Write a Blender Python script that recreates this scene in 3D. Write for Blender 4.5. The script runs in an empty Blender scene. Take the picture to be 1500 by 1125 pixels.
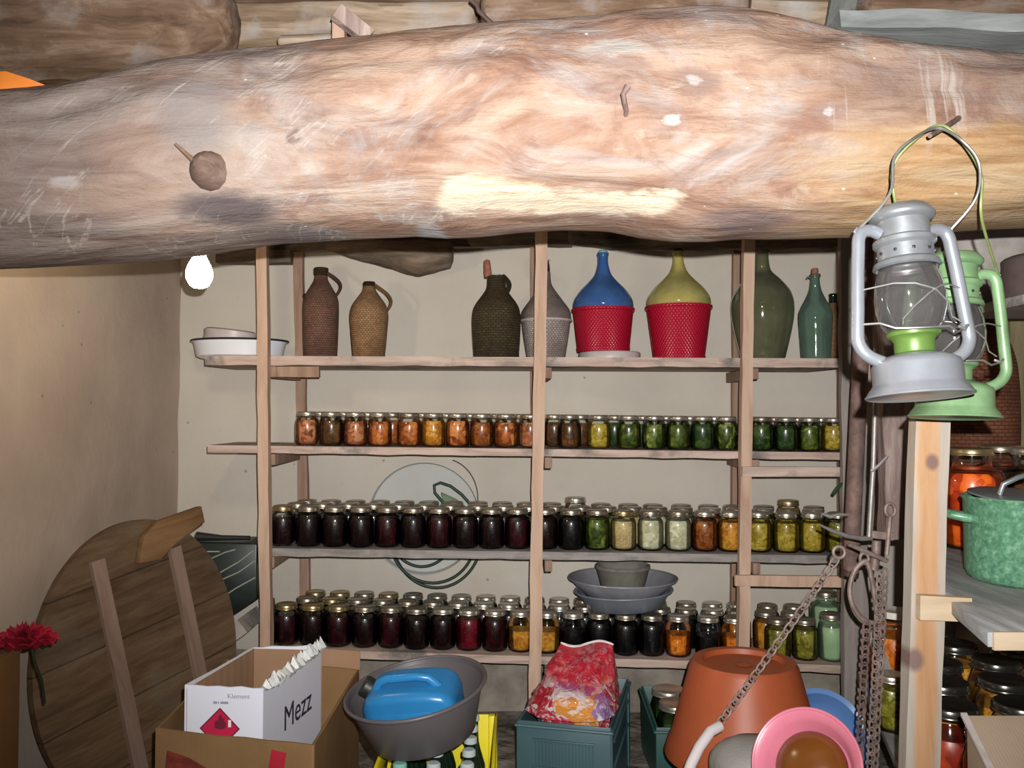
import bpy, bmesh, math, random
from mathutils import Vector, Matrix, Euler, noise
R = math.radians
PI = math.pi
random.seed(7)
scene = bpy.context.scene
COL = scene.collection

# ------------------------------------------------------------------ camera
FPX = 1250.0
CZ = 1.06
PITCH = math.atan((605 - 562.5) / FPX)
cam_d = bpy.data.cameras.new('camera')
cam_d.sensor_width = 36.0
cam_d.lens = 36.0 * FPX / 1500.0
cam_d.clip_start = 0.02
cam = bpy.data.objects.new('camera', cam_d)
COL.objects.link(cam)
cam.location = (0, 0, CZ)
cam.rotation_euler = (PI / 2 + PITCH, 0, 0)
scene.camera = cam


def P(px, py, Y):
    """point of the room at depth Y seen at pixel (px, py)"""
    dx = (px - 750.0) / FPX
    dy = (562.5 - py) / FPX
    c, s = math.cos(PITCH), math.sin(PITCH)
    t = Y / (c - dy * s)
    return Vector((t * dx, Y, CZ + t * (s + dy * c)))


def PX(px, Y):
    return (px - 750.0) / FPX * Y


# ------------------------------------------------------------------ mesh builder
class MB:
    def __init__(self):
        self.bm = bmesh.new()
        self.uv = self.bm.loops.layers.uv.new('uv')

    def box(self, c, s, rot=None, bev=0.0, seg=2, taper=None):
        m = Matrix.Translation(Vector(c))
        if rot is not None:
            m = m @ (rot if isinstance(rot, Matrix) else Euler(rot).to_matrix().to_4x4())
        r = bmesh.ops.create_cube(self.bm, size=1.0)
        vs = r['verts']
        for v in vs:
            k = 1.0
            if taper and v.co.z > 0:
                k = taper
            v.co = Vector((v.co.x * s[0] * k, v.co.y * s[1] * k, v.co.z * s[2]))
        if bev > 0:
            es = list({e for v in vs for e in v.link_edges})
            rr = bmesh.ops.bevel(self.bm, geom=es, offset=bev, segments=seg, affect='EDGES', profile=0.5)
            vs = list({v for f in rr['faces'] for v in f.verts} | {v for v in vs if v.is_valid})
        bmesh.ops.transform(self.bm, matrix=m, verts=vs)
        return vs

    def lathe(self, prof, seg=32, m=None, sx=1.0, sy=1.0, wob=None, closed=False):
        """revolve (r,z) points round z"""
        bm, rings, vl = self.bm, [], []
        n = len(prof)
        ln = [0.0]
        for i in range(1, n):
            ln.append(ln[-1] + math.hypot(prof[i][0] - prof[i - 1][0], prof[i][1] - prof[i - 1][1]))
        tot = ln[-1] or 1.0
        for (r, z) in prof:
            if r < 1e-6:
                v = bm.verts.new((0, 0, z))
                rings.append([v])
                vl.append(v)
            else:
                rg = []
                for k in range(seg):
                    a = 2 * PI * k / seg
                    rr = r * (wob(a, z) if wob else 1.0)
                    v = bm.verts.new((math.cos(a) * rr * sx, math.sin(a) * rr * sy, z))
                    rg.append(v)
                    vl.append(v)
                rings.append(rg)
        for i in range(n - 1):
            A, B = rings[i], rings[i + 1]
            for k in range(seg):
                k2 = (k + 1) % seg
                us = (k / seg, (k + 1) / seg)
                va, vb = ln[i] / tot, ln[i + 1] / tot
                try:
                    if len(A) == 1 and len(B) == 1:
                        break
                    if len(A) == 1:
                        f = bm.faces.new((A[0], B[k2], B[k])); uu = ((us[0], va), (us[1], vb), (us[0], vb))
                    elif len(B) == 1:
                        f = bm.faces.new((A[k], A[k2], B[0])); uu = ((us[0], va), (us[1], va), (us[0], vb))
                    else:
                        f = bm.faces.new((A[k], A[k2], B[k2], B[k])); uu = ((us[0], va), (us[1], va), (us[1], vb), (us[0], vb))
                    for l, q in zip(f.loops, uu):
                        l[self.uv].uv = q
                except ValueError:
                    pass
        if m is not None:
            bmesh.ops.transform(bm, matrix=m, verts=vl)
        return vl

    def tube(self, pts, rad, seg=8, closed=False, cap=True, flat=None):
        pts = [Vector(p) for p in pts]
        n = len(pts)
        rads = rad if isinstance(rad, (list, tuple)) else [rad] * n
        bm, rings = self.bm, []
        up = None
        for i in range(n):
            if closed:
                t = pts[(i + 1) % n] - pts[i - 1]
            else:
                t = pts[min(i + 1, n - 1)] - pts[max(i - 1, 0)]
            if t.length < 1e-9:
                t = Vector((0, 0, 1))
            t.normalize()
            if up is None:
                a = Vector((0, 0, 1)) if abs(t.z) < .9 else Vector((1, 0, 0))
                up = (a - t * a.dot(t)).normalized()
            else:
                up = (up - t * up.dot(t))
                if up.length < 1e-6:
                    up = t.orthogonal()
                up.normalize()
            b = t.cross(up)
            rg = []
            for k in range(seg):
                a = 2 * PI * k / seg
                rg.append(bm.verts.new(pts[i] + (up * math.cos(a) * (flat or 1.0) + b * math.sin(a)) * rads[i]))
            rings.append(rg)
        for i in range(n if closed else n - 1):
            A, B = rings[i], rings[(i + 1) % n]
            for k in range(seg):
                k2 = (k + 1) % seg
                f = bm.faces.new((A[k], A[k2], B[k2], B[k]))
                for l, q in zip(f.loops, ((k / seg, i / n), ((k + 1) / seg, i / n), ((k + 1) / seg, (i + 1) / n), (k / seg, (i + 1) / n))):
                    l[self.uv].uv = q
        if cap and not closed:
            bm.faces.new(rings[0][::-1])
            bm.faces.new(rings[-1])

    def prism(self, poly, vec, bev=0.0):
        """extrude a planar polygon (3D points) by vec"""
        bm = self.bm
        a = [bm.verts.new(Vector(p)) for p in poly]
        b = [bm.verts.new(Vector(p) + Vector(vec)) for p in poly]
        fs = [bm.faces.new(a[::-1]), bm.faces.new(b)]
        n = len(a)
        for i in range(n):
            fs.append(bm.faces.new((a[i], a[(i + 1) % n], b[(i + 1) % n], b[i])))
        if bev > 0:
            es = list({e for f in fs for e in f.edges})
            bmesh.ops.bevel(bm, geom=es, offset=bev, segments=2, affect='EDGES', profile=0.5)

    def slab(self, a, b, w, h, wdir, bev=0.0, nseg=1, jit=0.0):
        """bar from a to b, width w along wdir, height h across; nseg>1 and jit roughen it"""
        a, b = Vector(a), Vector(b)
        t = (b - a).normalized()
        wd = Vector(wdir); wd = (wd - t * wd.dot(t)).normalized()
        hd = t.cross(wd)
        bm, rings = self.bm, []
        for i in range(nseg + 1):
            p = a.lerp(b, i / nseg)
            q = []
            for (sw, sh) in ((-1, -1), (1, -1), (1, 1), (-1, 1)):
                o = Vector((0, 0, 0))
                if jit:
                    o = noise.noise_vector((p + wd * sw * w + hd * sh * h) * 9.0) * jit
                q.append(bm.verts.new(p + wd * sw * w / 2 + hd * sh * h / 2 + o))
            rings.append(q)
        fs = []
        for i in range(nseg):
            for k in range(4):
                k2 = (k + 1) % 4
                fs.append(bm.faces.new((rings[i][k], rings[i][k2], rings[i + 1][k2], rings[i + 1][k])))
        fs.append(bm.faces.new(rings[0][::-1]))
        fs.append(bm.faces.new(rings[-1]))
        if bev:
            es = list({e for f in fs for e in f.edges if len(e.link_faces) == 2 and e.calc_face_angle(0) > .6})
            bmesh.ops.bevel(bm, geom=es, offset=bev, segments=2, affect='EDGES', profile=0.5)

    def mesh(self, name, smooth=True, ang=40):
        bmesh.ops.recalc_face_normals(self.bm, faces=self.bm.faces)
        me = bpy.data.meshes.new(name)
        self.bm.to_mesh(me)
        self.bm.free()
        if smooth:
            me.shade_smooth()
            me.set_sharp_from_angle(angle=R(ang))
        return me


# ------------------------------------------------------------------ object helpers
def as_mesh(g, name, ang=40):
    return g.mesh(name, True, ang) if isinstance(g, MB) else g


def thing(name, label, cat, loc=(0, 0, 0), rot=(0, 0, 0), group=None):
    o = bpy.data.objects.new(name, None)
    o.empty_display_size = 0.05
    COL.objects.link(o)
    o.location = loc
    o.rotation_euler = rot
    o['label'] = label
    o['category'] = cat
    if group:
        o['group'] = group
    return o


def part(name, g, mat, parent, label=None, loc=None, rot=None, ang=40, kind=None):
    o = bpy.data.objects.new(name, as_mesh(g, name, ang))
    COL.objects.link(o)
    o.parent = parent
    if loc is not None:
        o.location = loc
    if rot is not None:
        o.rotation_euler = rot
    if mat is not None and not o.data.materials:
        o.data.materials.append(mat)
    if label:
        o['label'] = label
    if kind:
        o['kind'] = kind
    return o


def single(name, g, mat, label, cat, loc=(0, 0, 0), rot=(0, 0, 0), group=None, ang=40):
    o = bpy.data.objects.new(name, as_mesh(g, name, ang))
    COL.objects.link(o)
    o.location = loc
    o.rotation_euler = rot
    if not o.data.materials:
        o.data.materials.append(mat)
    o['label'] = label
    o['category'] = cat
    if group:
        o['group'] = group
    return o


def struct(name, g, mat):
    o = bpy.data.objects.new(name, as_mesh(g, name))
    COL.objects.link(o)
    o.data.materials.append(mat)
    o['kind'] = 'structure'
    return o


def copy_tree(o, parent=None):
    c = o.copy()
    COL.objects.link(c)
    if parent is not None:
        c.parent = parent
    for ch in list(o.children):
        copy_tree(ch, c)
    return c


def text_mesh(txt, size, shear=0.0, extrude=0.0004, name='lettering'):
    cu = bpy.data.curves.new(name, 'FONT')
    cu.body = txt
    cu.size = size
    cu.shear = shear
    cu.extrude = extrude
    cu.align_x = 'CENTER'
    cu.align_y = 'CENTER'
    ob = bpy.data.objects.new(name, cu)
    me = bpy.data.meshes.new_from_object(ob)
    bpy.data.objects.remove(ob)
    bpy.data.curves.remove(cu)
    return me


# ------------------------------------------------------------------ material helpers
class NT:
    def __init__(self, name):
        self.m = bpy.data.materials.new(name)
        self.m.use_nodes = True
        self.t = self.m.node_tree
        self.t.nodes.clear()
        self.out = self.t.nodes.new('ShaderNodeOutputMaterial')

    def n(self, typ, **kw):
        nd = self.t.nodes.new('ShaderNode' + typ)
        ins = kw.pop('ins', {})
        for k, v in kw.items():
            setattr(nd, k, v)
        for k, v in ins.items():
            self.set(nd, k, v)
        return nd

    def set(self, nd, k, v):
        s = nd.inputs[k]
        if isinstance(v, bpy.types.NodeSocket):
            self.t.links.new(v, s)
        elif isinstance(v, bpy.types.Node):
            self.t.links.new(v.outputs[0], s)
        else:
            if isinstance(v, (tuple, list)) and len(v) == 3 and s.type == 'RGBA':
                v = (*v, 1.0)
            s.default_value = v

    def coord(self, kind='Object', scale=(1, 1, 1), rnd=False, rot=(0, 0, 0)):
        tc = self.n('TexCoord')
        v = tc.outputs[kind]
        if rnd:
            oi = self.n('ObjectInfo')
            mu = self.n('Math', operation='MULTIPLY', ins={0: oi.outputs['Random'], 1: 37.0})
            cb = self.n('CombineXYZ', ins={0: mu, 1: mu, 2: mu})
            ad = self.n('VectorMath', operation='ADD', ins={0: v, 1: cb})
            v = ad.outputs[0]
        mp = self.n('Mapping', ins={'Vector': v, 'Scale': scale, 'Rotation': rot})
        return mp.outputs[0]

    def noise(self, co, scale=5, detail=4, rough=.55, dist=0.0):
        return self.n('TexNoise', ins={'Vector': co, 'Scale': scale, 'Detail': detail, 'Roughness': rough, 'Distortion': dist}).outputs[0]

    def voro(self, co, scale=5, feature='F1', out='Distance', rnd=1.0):
        nd = self.n('TexVoronoi', feature=feature, ins={'Vector': co, 'Scale': scale, 'Randomness': rnd})
        return nd.outputs[out]

    def ramp(self, fac, stops, interp='LINEAR'):
        nd = self.n('ValToRGB')
        cr = nd.color_ramp
        cr.interpolation = interp
        while len(cr.elements) > 1:
            cr.elements.remove(cr.elements[-1])
        for i, (p, c) in enumerate(stops):
            e = cr.elements[0] if i == 0 else cr.elements.new(p)
            e.position = p
            if not isinstance(c, (tuple, list)):
                c = (c, c, c)
            e.color = (*c[:3], 1.0)
        self.set(nd, 'Fac', fac)
        return nd.outputs[0]

    def mix(self, fac, a, b, mode='MIX'):
        nd = self.n('MixRGB', blend_type=mode)
        self.set(nd, 'Fac', fac)
        self.set(nd, 'Color1', a)
        self.set(nd, 'Color2', b)
        return nd.outputs[0]

    def math(self, op, a, b=0.0, clamp=False):
        nd = self.n('Math', operation=op, use_clamp=clamp)
        self.set(nd, 0, a)
        self.set(nd, 1, b)
        return nd.outputs[0]

    def bump(self, h, strength=.4, dist=.01):
        return self.n('Bump', ins={'Height': h, 'Strength': strength, 'Distance': dist}).outputs[0]

    def principled(self, color, rough=.6, metal=0.0, normal=None, spec=.4, coat=0.0, sheen=0.0, sub=0.0):
        p = self.n('BsdfPrincipled', ins={'Base Color': color, 'Roughness': rough, 'Metallic': metal, 'Specular IOR Level': spec, 'Coat Weight': coat})
        if normal is not None:
            self.set(p, 'Normal', normal)
        self.t.links.new(p.outputs[0], self.out.inputs[0])
        return self.m


def m_plain(name, col, rough=.5, metal=0.0, var=.15, scale=12.0, bump=.1, spec=.4, coat=0.0, rnd=False):
    n = NT(name)
    co = n.coord(rnd=rnd)
    f = n.noise(co, scale, 5, .6)
    d = tuple(max(0, c * (1 - var)) for c in col)
    l = tuple(min(1, c * (1 + var)) for c in col)
    c = n.ramp(f, [(.3, d), (.7, l)])
    b = n.bump(f, bump, .004) if bump else None
    return n.principled(c, rough, metal, b, spec, coat)


def m_wood(name, a, b, c, along=(1, 8, 8), scale=6.0, rough=.75, bump=.35, stain=None, rnd=True):
    n = NT(name)
    co = n.coord(scale=along, rnd=rnd)
    co2 = n.coord(rnd=rnd)
    g = n.noise(co, scale, 6, .65, .6)
    col = n.ramp(g, [(.28, a), (.5, b), (.72, c)])
    if stain:
        s = n.noise(co2, 7.0, 5, .6)
        k = n.ramp(s, [(.52, 0.0), (.66, 1.0)])
        col = n.mix(k, col, stain)
    fine = n.noise(co, scale * 5, 3, .7)
    h = n.math('ADD', g, n.math('MULTIPLY', fine, .4))
    return n.principled(col, rough, 0, n.bump(h, bump, .006), .25)


def m_glass(name, tint=(1, 1, 1), rough=.06, refl=1.0, dirt=0.0, dcol=None):
    """thin-walled glass: clear body, fresnel gloss"""
    n = NT(name)
    fr = n.n('Fresnel', ins={'IOR': 1.5})
    k = n.math('MULTIPLY', fr, refl, True)
    tr = n.n('BsdfTransparent', ins={'Color': (*tint, 1)})
    gl = n.n('BsdfGlossy', ins={'Color': (1, 1, 1, 1), 'Roughness': rough})
    mx = n.n('MixShader', ins={0: k, 1: tr.outputs[0], 2: gl.outputs[0]})
    last = mx
    if dirt:
        f = n.noise(n.coord(rnd=True), 14, 5, .6)
        df = n.n('BsdfDiffuse', ins={'Color': (*(dcol or (.55, .52, .48)), 1)})
        kk = n.math('MULTIPLY', n.ramp(f, [(.35, .65), (.7, 1.0)]), dirt)
        last = n.n('MixShader', ins={0: kk, 1: mx.outputs[0], 2: df.outputs[0]})
    n.t.links.new(last.outputs[0], n.out.inputs[0])
    return n.m


def m_fill(name, stops, scale=60.0, feat='F1', rough=.35, blobs=True):
    """jar contents: chunks of fruit or vegetable"""
    n = NT(name)
    co = n.coord(rnd=True)
    ns = n.noise(co, scale * .8, 3, .6)
    if blobs:
        wob = n.mix(.12, co, n.n('TexNoise', ins={'Vector': co, 'Scale': scale * .7}).outputs[1])
        v = n.voro(wob, scale, feat, 'Distance')
        cell = n.n('TexVoronoi', ins={'Vector': wob, 'Scale': scale}).outputs['Color']
        cs = n.n('SeparateColor', ins={0: cell}).outputs[0]
        f = n.math('ADD', n.math('MULTIPLY', cs, .55), n.math('MULTIPLY', n.math('SUBTRACT', 1.0, v), .45))
        f = n.math('ADD', n.math('MULTIPLY', f, .8), n.math('MULTIPLY', ns, .2))
    else:
        f = ns
    col = n.ramp(f, stops)
    return n.principled(col, rough, 0, n.bump(f, .3, .004), .4)


# ------------------------------------------------------------------ materials
M = {}
# plastered walls
def m_plaster(name, base, dark, light, stain):
    n = NT(name)
    co = n.coord()
    f = n.noise(co, 1.6, 6, .6)
    c = n.ramp(f, [(.3, dark), (.5, base), (.72, light)])
    s = n.noise(n.coord(scale=(1, 1, .6)), 3.2, 7, .65)
    c = n.mix(n.ramp(s, [(.56, 0.0), (.75, .55)]), c, stain)
    sp = n.voro(co, 9, 'F1', 'Distance')
    k = n.ramp(sp, [(.03, 1.0), (.06, 0.0)])
    c = n.mix(n.math('MULTIPLY', k, .5), c, (.10, .08, .06))
    fine = n.noise(co, 60, 4, .6)
    h = n.math('ADD', n.math('MULTIPLY', f, 2.0), n.math('MULTIPLY', fine, .12))
    return n.principled(c, .9, 0, n.bump(h, .35, .02), .15)

M['plaster_back'] = m_plaster('plaster_back', (.575, .53, .46), (.51, .47, .405), (.62, .585, .515), (.53, .455, .375))
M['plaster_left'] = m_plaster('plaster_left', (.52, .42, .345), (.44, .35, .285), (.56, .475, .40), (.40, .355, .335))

def m_floor():
    n = NT('earth_floor')
    co = n.coord()
    v = n.voro(co, 14, 'F1', 'Distance')
    f = n.noise(co, 8, 6, .65)
    c = n.ramp(f, [(.3, (.10, .085, .07)), (.55, (.22, .20, .17)), (.75, (.34, .32, .29))])
    h = n.math('SUBTRACT', f, n.math('MULTIPLY', v, .6))
    return n.principled(c, .95, 0, n.bump(h, .8, .03), .1)
M['floor'] = m_floor()
M['stone'] = m_plain('pale_stone', (.40, .37, .34), .9, var=.35, scale=9, bump=.8)
M['footing'] = m_plain('rubble_footing', (.27, .24, .20), .95, var=.5, scale=7, bump=1.0)

def m_beam():
    n = NT('weathered_log')
    tc = n.n('TexCoord')
    obj = tc.outputs['Object']
    xs = n.n('SeparateXYZ', ins={0: obj})
    X, Z = xs.outputs[0], xs.outputs[2]
    g1 = n.noise(n.coord(scale=(1.0, 3.4, 3.4)), 3.0, 9, .66, 1.1)
    g2 = n.noise(n.coord(scale=(1.2, 16.0, 16.0)), 4.0, 5, .7, .4)
    big = n.noise(n.coord(scale=(1.0, 1.5, 1.5), rot=(0, R(20), 0)), 3.6, 7, .64, .8)
    bk = n.noise(n.coord(scale=(1.0, 1.9, 1.9), rot=(0, R(-14), 0)), 6.0, 7, .68, .9)
    base = n.ramp(g1, [(.28, (.20, .105, .075)), (.42, (.44, .265, .19)), (.54, (.60, .425, .325)), (.68, (.70, .55, .445)), (.82, (.74, .65, .56))])
    base = n.mix(n.ramp(g2, [(.33, .45), (.46, 0.0)]), base, (.28, .15, .10))
    dust = n.ramp(big, [(.47, 0.0), (.60, .85)])
    base = n.mix(dust, base, n.ramp(g1, [(.32, (.42, .365, .36)), (.6, (.70, .645, .62))]))
    base = n.mix(n.ramp(bk, [(.54, 0.0), (.66, .75)]), base, (.33, .185, .135))
    base = n.mix(n.ramp(bk, [(.30, .7), (.40, 0.0)]), base, (.74, .62, .53))
    # greyer stretch towards the wall end
    lf = n.ramp(n.math('ADD', n.math('MULTIPLY', X, -1.0), n.math('MULTIPLY', big, .7)), [(.50, 0.0), (1.15, .8)])
    base = n.mix(lf, base, n.ramp(g1, [(.3, (.18, .125, .105)), (.5, (.42, .33, .295)), (.75, (.56, .50, .475))]))
    wn = n.noise(n.coord(scale=(1, 2.2, 2.2)), 12, 6, .65)
    wob = n.math('MULTIPLY', n.math('SUBTRACT', wn, .5), .085)

    def band(sock, lo, hi, soft, w):
        v = n.math('ADD', sock, w)
        a = n.n('MapRange', interpolation_type='SMOOTHSTEP', ins={0: v, 1: lo - soft, 2: lo + soft, 3: 0.0, 4: 1.0}).outputs[0]
        b = n.n('MapRange', interpolation_type='SMOOTHSTEP', ins={0: v, 1: hi - soft, 2: hi + soft, 3: 1.0, 4: 0.0}).outputs[0]
        return n.math('MULTIPLY', a, b)
    # hewn fresh wood near the lantern nail
    mk = n.math('MULTIPLY', band(X, .49, 5.0, .10, n.math('MULTIPLY', wob, 3.5)), band(Z, 1.345, 1.488, .018, n.math('ADD', wob, n.math('MULTIPLY', X, .0))))
    fresh = n.ramp(n.noise(n.coord(scale=(1.0, 9, 9)), 4.0, 7, .68, .8), [(.3, (.42, .22, .09)), (.44, (.62, .40, .21)), (.60, (.74, .55, .35)), (.8, (.80, .66, .47))])
    base = n.mix(mk, base, fresh)
    # reddish dark stretch above it
    m4 = n.math('MULTIPLY', band(X, .50, 5.0, .12, n.math('MULTIPLY', wob, 3.0)), band(Z, 1.50, 1.60, .03, wob))
    base = n.mix(n.math('MULTIPLY', m4, .65), base, n.ramp(g1, [(.35, (.26, .14, .10)), (.7, (.46, .32, .26))]))
    # pale split strip low in the middle
    pale = n.ramp(g2, [(.3, (.80, .60, .40)), (.5, (.98, .85, .66))])
    m2 = n.math('MULTIPLY', band(X, -.105, .25, .012, n.math('MULTIPLY', wob, .9)), band(Z, 1.377, 1.398, .004, n.math('MULTIPLY', wob, .5)))
    base = n.mix(m2, base, pale)
    m3 = n.math('MULTIPLY', band(X, -.10, .045, .01, n.math('MULTIPLY', wob, .9)), band(Z, 1.38, 1.414, .005, n.math('MULTIPLY', wob, .45)))
    base = n.mix(m3, base, pale)

    def spot(px, py, rx, rz, col, k):
        p = P(px, py, 1.26)
        dx = n.math('DIVIDE', n.math('ADD', n.math('SUBTRACT', X, p.x), n.math('MULTIPLY', wob, .9)), rx / 1250 * 1.26)
        dz = n.math('DIVIDE', n.math('ADD', n.math('SUBTRACT', Z, p.z), n.math('MULTIPLY', wob, .35)), rz / 1250 * 1.26)
        d = n.math('ADD', n.math('MULTIPLY', dx, dx), n.math('MULTIPLY', dz, dz))
        nonlocal base
        base = n.mix(n.ramp(d, [(.25, k), (1.0, 0.0)]), base, col)
    spot(320, 295, 95, 26, (.13, .11, .12), .85)
    spot(420, 320, 110, 12, (.22, .19, .19), .7)
    spot(290, 170, 70, 80, (.36, .33, .33), .6)
    spot(95, 268, 30, 12, (.72, .71, .70), .8)
    spot(612, 318, 30, 17, (.72, .76, .80), .9)
    spot(1110, 303, 85, 14, (.26, .19, .19), .8)
    spot(1020, 118, 36, 30, (.36, .25, .22), .7)
    spot(1016, 116, 12, 12, (.62, .57, .56), .9)
    spot(1215, 165, 34, 16, (.42, .30, .28), .6)
    spot(1220, 163, 10, 8, (.66, .63, .64), .9)
    spot(988, 175, 17, 8, (1.0, 1.0, 1.0), .95)
    spot(1185, 185, 50, 16, (.36, .19, .15), .75)
    spot(435, 200, 14, 12, (.27, .19, .17), .8)
    spot(900, 70, 60, 16, (.70, .68, .66), .7)
    spot(920, 92, 60, 10, (.36, .24, .21), .6)
    spot(150, 285, 120, 30, (.50, .36, .28), .5)
    # vertical runs of whitewash by the nail
    ru = n.noise(n.coord(scale=(20.0, .6, 1.2)), 3.4, 3, .6)
    m5 = n.math('MULTIPLY', band(X, .47, .68, .02, wob), band(Z, 1.47, 1.61, .03, wob))
    base = n.mix(n.math('MULTIPLY', m5, n.ramp(ru, [(.56, 0.0), (.64, .75)])), base, (.72, .64, .58))
    # slanting cobweb threads
    m1 = n.n('Mapping', ins={'Vector': obj, 'Rotation': (0, R(40), 0)})
    m2_ = n.n('Mapping', ins={'Vector': m1.outputs[0], 'Scale': (1.0, 2.0, 13.0)})
    ln = n.noise(m2_.outputs[0], 2.6, 3, .55, .4)
    ln = n.math('ABSOLUTE', n.math('SUBTRACT', ln, .5))
    msk = n.math('MULTIPLY', n.ramp(big, [(.50, 0.0), (.56, 1.0)]), n.ramp(X, [(.0, 1.0), (.10, .0)]))
    base = n.mix(n.math('MULTIPLY', n.ramp(ln, [(.003, .6), (.016, 0.0)]), msk), base, (.76, .68, .60))
    # small bright specks
    sp = n.voro(n.coord(scale=(1, 1.4, 1.4)), 17, 'F1', 'Distance')
    base = n.mix(n.ramp(sp, [(.03, .9), (.055, 0.0)]), base, (1.0, .98, .94))
    base = n.mix(1.0, base, (.50, .49, .485), 'MULTIPLY')
    h = n.math('ADD', g1, n.math('ADD', n.math('MULTIPLY', g2, .35), n.math('MULTIPLY', bk, .6)))
    return n.principled(base, .85, 0, n.bump(h, .6, .016), .2)
M['beam'] = m_beam()
M['ceil_wood'] = m_wood('ceiling_wood', (.055, .030, .018), (.13, .078, .048), (.24, .175, .13), (1, 9, 9), 4.0, stain=(.20, .175, .165))
M['ceil_wood_pale'] = m_wood('pale_ceiling_wood', (.10, .065, .042), (.21, .15, .10), (.34, .28, .22), (1, 9, 9), 4.0, stain=(.25, .235, .225))
M['stub'] = m_wood('stub_wood', (.06, .035, .026), (.13, .085, .066), (.20, .145, .12), (1, 3, 3), 14.0)
M['grey_wood'] = m_wood('grey_board', (.08, .085, .08), (.13, .135, .125), (.19, .19, .18), (8, 1, 8), 4.0)
M['dusty_plank'] = m_wood('dusty_plank', (.10, .115, .115), (.19, .205, .205), (.30, .31, .31), (1, 7, 7), 3.0)
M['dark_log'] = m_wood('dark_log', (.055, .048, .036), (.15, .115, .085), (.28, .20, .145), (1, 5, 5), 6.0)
M['post_wood'] = m_wood('pink_post_wood', (.42, .27, .19), (.56, .385, .285), (.64, .47, .36), (9, 9, 1), 3.0, bump=.15)
M['rear_wood'] = m_wood('brown_post_wood', (.22, .13, .09), (.34, .22, .16), (.42, .29, .22), (9, 9, 1), 3.0, bump=.2)
M['board_wood'] = m_wood('shelf_board_wood', (.30, .22, .18), (.52, .395, .335), (.64, .52, .46), (1, 9, 9), 3.5, stain=(.20, .175, .165))
M['grey_shelf'] = m_wood('worn_shelf_board', (.13, .12, .11), (.27, .25, .235), (.42, .39, .37), (1, 8, 8), 3.5, stain=(.40, .36, .34))
M['table_wood'] = None
M['batten'] = m_wood('batten_wood', (.17, .105, .075), (.24, .16, .12), (.29, .205, .16), (9, 1, 9), 3.0, bump=.2)
M['handle_wood'] = m_wood('handle_wood', (.12, .062, .025), (.18, .097, .043), (.23, .135, .07), (1, 9, 9), 3.5, bump=.15)
def m_post():
    n = NT('sawn_timber')
    g = n.noise(n.coord(scale=(10, 10, .9)), 2.2, 6, .65, .6)
    c = n.ramp(g, [(.28, (.31, .16, .075)), (.5, (.40, .235, .125)), (.72, (.44, .305, .19))])
    sx = n.n('SeparateXYZ', ins={0: n.coord()})
    wob = n.math('MULTIPLY', n.math('SUBTRACT', n.noise(n.coord(scale=(2, 2, 1)), 5, 4, .6), .5), .05)
    e = n.math('ABSOLUTE', n.math('ADD', n.math('ADD', sx.outputs[0], n.math('MULTIPLY', sx.outputs[2], -.0285)), n.math('ADD', n.math('MULTIPLY', wob, .6), .0414)))
    k = n.ramp(e, [(.014, 0.0), (.024, .9)])
    c = n.mix(k, c, n.ramp(g, [(.3, (.26, .245, .22)), (.7, (.40, .37, .33))]))
    for (kx, kz, kr) in ((-.044, .640, .020), (-.008, .975, .015)):
        dx = n.math('ADD', sx.outputs[0], -kx)
        dz = n.math('MULTIPLY', n.math('ADD', sx.outputs[2], -kz), .8)
        d = n.math('SQRT', n.math('ADD', n.math('MULTIPLY', dx, dx), n.math('MULTIPLY', dz, dz)))
        d = n.math('ADD', d, n.math('MULTIPLY', wob, .2))
        c = n.mix(n.ramp(n.math('DIVIDE', d, kr), [(.55, .9), (1.0, 0.0)]), c, (.15, .095, .085))
    return n.principled(c, .75, 0, n.bump(g, .2, .005), .25)
M['new_timber'] = m_post()
M['pale_timber'] = m_wood('pale_timber', (.36, .265, .17), (.45, .35, .24), (.50, .41, .30), (1, 9, 9), 3.0, bump=.12)
M['rack_board'] = m_wood('grey_rack_board', (.18, .19, .19), (.31, .32, .325), (.48, .49, .49), (8, 1, 8), 3.0, bump=.4)
M['yoke_wood'] = m_wood('weathered_grey_wood', (.10, .07, .065), (.24, .175, .16), (.40, .33, .29), (9, 9, 1), 4.0, bump=.7)
M['white_plank'] = m_wood('whitewashed_plank', (.20, .175, .16), (.29, .255, .235), (.38, .34, .315), (8, 8, 1), 3.0)

def m_table():
    n = NT('table_boards')
    co = n.coord(scale=(1.2, 9, 9))
    g = n.noise(co, 4.0, 6, .65, .6)
    c = n.ramp(g, [(.28, (.058, .032, .016)), (.5, (.115, .068, .037)), (.72, (.165, .105, .06))])
    sx = n.n('SeparateXYZ', ins={0: n.coord()})
    f = n.math('FRACT', n.math('MULTIPLY', sx.outputs[1], 6.2))
    line = n.ramp(n.math('ABSOLUTE', n.math('SUBTRACT', f, .5)), [(.0, 1.0), (.022, 0.0)])
    ps = n.math('FLOOR', n.math('ADD', n.math('MULTIPLY', sx.outputs[1], 6.2), .5))
    tone = n.noise(n.n('CombineXYZ', ins={0: ps, 1: ps, 2: ps}), 1.7, 1)
    c = n.mix(.5, c, n.mix(1.0, c, n.ramp(tone, [(.3, .7), (.7, 1.4)]), 'MULTIPLY'))
    c = n.mix(n.math('MULTIPLY', line, .8), c, (.02, .012, .008))
    s = n.noise(n.coord(), 4, 5, .6)
    c = n.mix(n.ramp(s, [(.54, 0), (.7, .45)]), c, (.15, .135, .10))
    h = n.math('SUBTRACT', g, line)
    return n.principled(c, .7, 0, n.bump(h, .3, .006), .3)
M['table_wood'] = m_table()

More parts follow.
